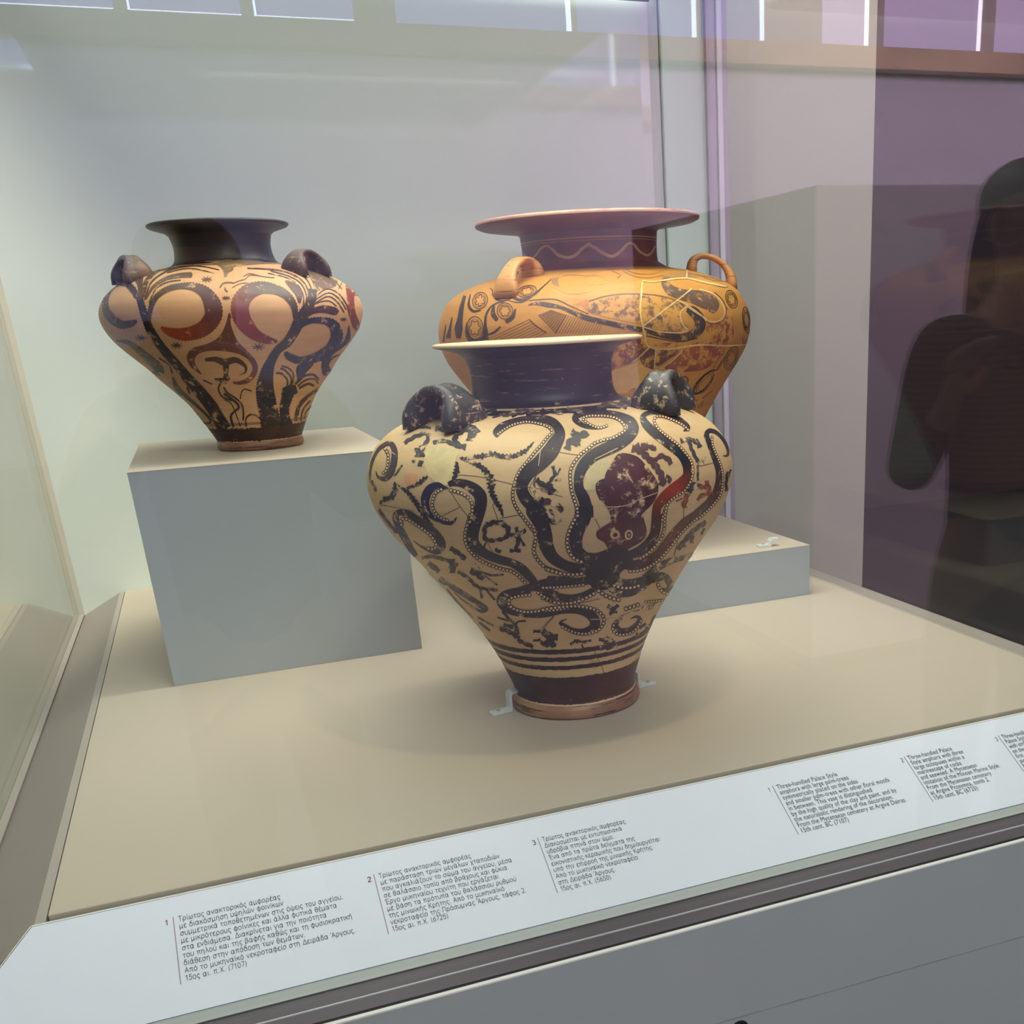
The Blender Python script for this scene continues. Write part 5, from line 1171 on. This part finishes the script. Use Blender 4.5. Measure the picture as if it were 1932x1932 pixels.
def hand(wr, palm_dir, side_dir, curl):
    """finger chains from a wrist: palm_dir = towards the fingers, side_dir = towards the thumb, curl = where fingertips bend"""
    w, d, s_, c = (Vector(a) for a in (wr, palm_dir, side_dir, curl)); d.normalize(); s_.normalize(); c.normalize()
    out = [[(*(w - d * .0), .024, .017), (*(w + d * .035), .036, .014), (*(w + d * .075), .038, .012)]]
    for k, (off, ln) in enumerate(((.028, .066), (.010, .074), (-.009, .070), (-.027, .056))):
        b = w + d * .070 + s_ * off
        out.append([(*b, .0095), (*(b + d * ln * .45 + c * ln * .10), .0088), (*(b + d * ln * .72 + c * ln * .38), .0082), (*(b + d * ln * .76 + c * ln * .72), .0072)])
    t = w + d * .028 + s_ * .026
    out.append([(*t, .0125), (*(t + s_ * .022 + d * .020), .011), (*(t + s_ * .024 + d * .048 + c * .012), .0095)])
    return out


def person(loc, yaw, label, top, elbows, wrists, hands_dir, hair_long, scale=1.0, head_dn=0.0):
    p = empty('person', Vector(loc)); p.rotation_euler.z = yaw; p.scale = (scale,) * 3; tag(p, label, 'person')
    sh = [(-.19, 0, 1.42), (.19, 0, 1.42)]
    torso = [(0, 0, .95, .150, .105), (0, .01, 1.08, .128, .095), (0, 0, 1.24, .148, .105), (0, -.005, 1.38, .150, .095), (0, 0, 1.46, .058, .055), (0, .012, 1.52, .054, .054), (0, .030, 1.575, .070, .078), (0, .028, 1.635, .080, .098), (0, .018, 1.69, .078, .094), (0, .012, 1.735, .052, .062)]
    ch = [torso]
    for i, s_ in enumerate((-1, 1)):
        ch.append([(0, -.005, 1.38, .150, .095), (s_ * .13, 0, 1.415, .062), (*sh[i], .056), (*elbows[i], .040), (*wrists[i], .026)])
        ch.append([(0, 0, .95, .150, .105), (s_ * .095, 0, .88, .098), (s_ * .105, .01, .52, .060), (s_ * .11, -.01, .30, .054), (s_ * .11, -.01, .10, .038), (s_ * .11, .0, .05, .036), (s_ * .115, .10, .035, .036, .026), (s_ * .118, .165, .03, .030, .020)])
        ch += hand(wrists[i], hands_dir[i][0], hands_dir[i][1], hands_dir[i][2])
    skinned('body', ch, SKIN, p)
    # garments follow the body a little proud of it
    g = [[(0, 0, .90, .168, .122), (0, .01, 1.08, .146, .112), (0, 0, 1.24, .164, .120), (0, -.005, 1.38, .166, .112), (0, 0, 1.455, .078, .074)]]
    for i, s_ in enumerate((-1, 1)):
        e, w = Vector(elbows[i]), Vector(wrists[i])
        g.append([(0, -.005, 1.38, .166, .112), (s_ * .13, 0, 1.415, .078), (*sh[i], .072), (*((Vector(sh[i]) + e) / 2), .062), (*e, .056), (*(e.lerp(w, .88)), .040)])
    skinned('top', g, top, p)
    t = [[(0, 0, .97, .160, .116), (0, 0, .90, .150, .116)]]
    for s_ in (-1, 1): t.append([(0, 0, .90, .150, .116), (s_ * .098, 0, .84, .108), (s_ * .107, .01, .52, .076), (s_ * .11, -.01, .26, .068), (s_ * .11, -.01, .09, .060)])
    skinned('trousers', t, DENIM, p)
    for s_ in (-1, 1): skinned('shoe', [[(s_ * .11, -.03, .045, .044, .040), (s_ * .113, .06, .042, .048, .036), (s_ * .118, .175, .034, .040, .026)]], SHOE, p)
    # face
    for s_ in (-1, 1):
        blob('eye', (s_ * .032, .116, 1.652), (.0135, .010, .0085), EYEW, p, 12); blob('iris', (s_ * .032, .1245, 1.652), (.006, .003, .006), EYED, p, 10)
        blob('eyebrow', (s_ * .033, .119, 1.674), (.020, .006, .004), HAIR, p, 10); blob('ear', (s_ * .083, .018, 1.640), (.010, .018, .030), SKIN, p, 12)
    blob('nose', (0, .130, 1.622), (.013, .020, .024), SKIN, p, 12, lambda q: Vector((q.x * (1.15 - .4 * q.z), q.y * (1 - .5 * q.z), q.z)))
    blob('mouth', (0, .118, 1.585), (.024, .008, .0075), LIP, p, 12)
    blob('hair', (0, .000, 1.690), (.096, .112, .082), HAIR, p, 24, lambda q: Vector((q.x, min(q.y, .86 if q.z > .1 else .1), max(q.z, -1.0 if q.y < .15 else -.05))))
    if hair_long: skinned('long_hair', [[(0, -.06, 1.70, .070, .050), (0, -.085, 1.58, .085, .040), (0, -.10, 1.44, .080, .030), (0, -.11, 1.34, .050, .018)]], HAIR, p)
    return p


ph = person((0.03, -0.44, 0), 0.0, 'visitor in a black jacket holding a phone up to the pane, mirrored at the left', BLACKC,
            [(-.27, .12, 1.22), (.25, .12, 1.22)], [(-.125, .345, 1.440), (.040, .345, 1.440)],
            [((.15, .45, .88), (1, 0, 0), (.9, .2, 0)), ((-.15, .45, .88), (-1, 0, 0), (-.9, .2, 0))], False, 0.935)
vi = person((1.66, -0.22, 0), 0.12, 'visitor in a ribbed brown sweater with one forearm raised, mirrored at the right edge', ribbed_cloth(),
            [(-.28, .05, 1.13), (.27, -.04, 1.12)], [(-.30, .24, 1.30), (.28, .08, .88)],
            [((.1, .25, .95), (1, 0, 0), (.6, .6, .1)), ((0, .15, -1), (-.3, 1, 0), (-.5, .5, -.2))], True, 0.97)
fone = empty('phone', Vector((0.0, -0.028, 1.40)))
tag(fone, 'dark slim phone held upright at the pane by the visitor in the black jacket', 'phone')
v_, f_ = boxdata(0, 1, 0, 1, 0, 1)
def mbox(name, x0, x1, y0, y1, z0, z1, mat, parent, bevel=0):
    v = [(x, y, z) for z in (z0, z1) for y in (y0, y1) for x in (x0, x1)]
    return link_mesh(name, v, f_, mat, parent, bevel=bevel)
mbox('phone_body', -.050, .022, -.030, -.021, 1.325, 1.478, MAT['black'], fone, 0.003)
mbox('phone_screen', -.047, .019, -.0312, -.0302, 1.330, 1.473, emit('phone_screen_glow', (.5, .5, .5), 0.5, (.3, .35, .3)), fone)
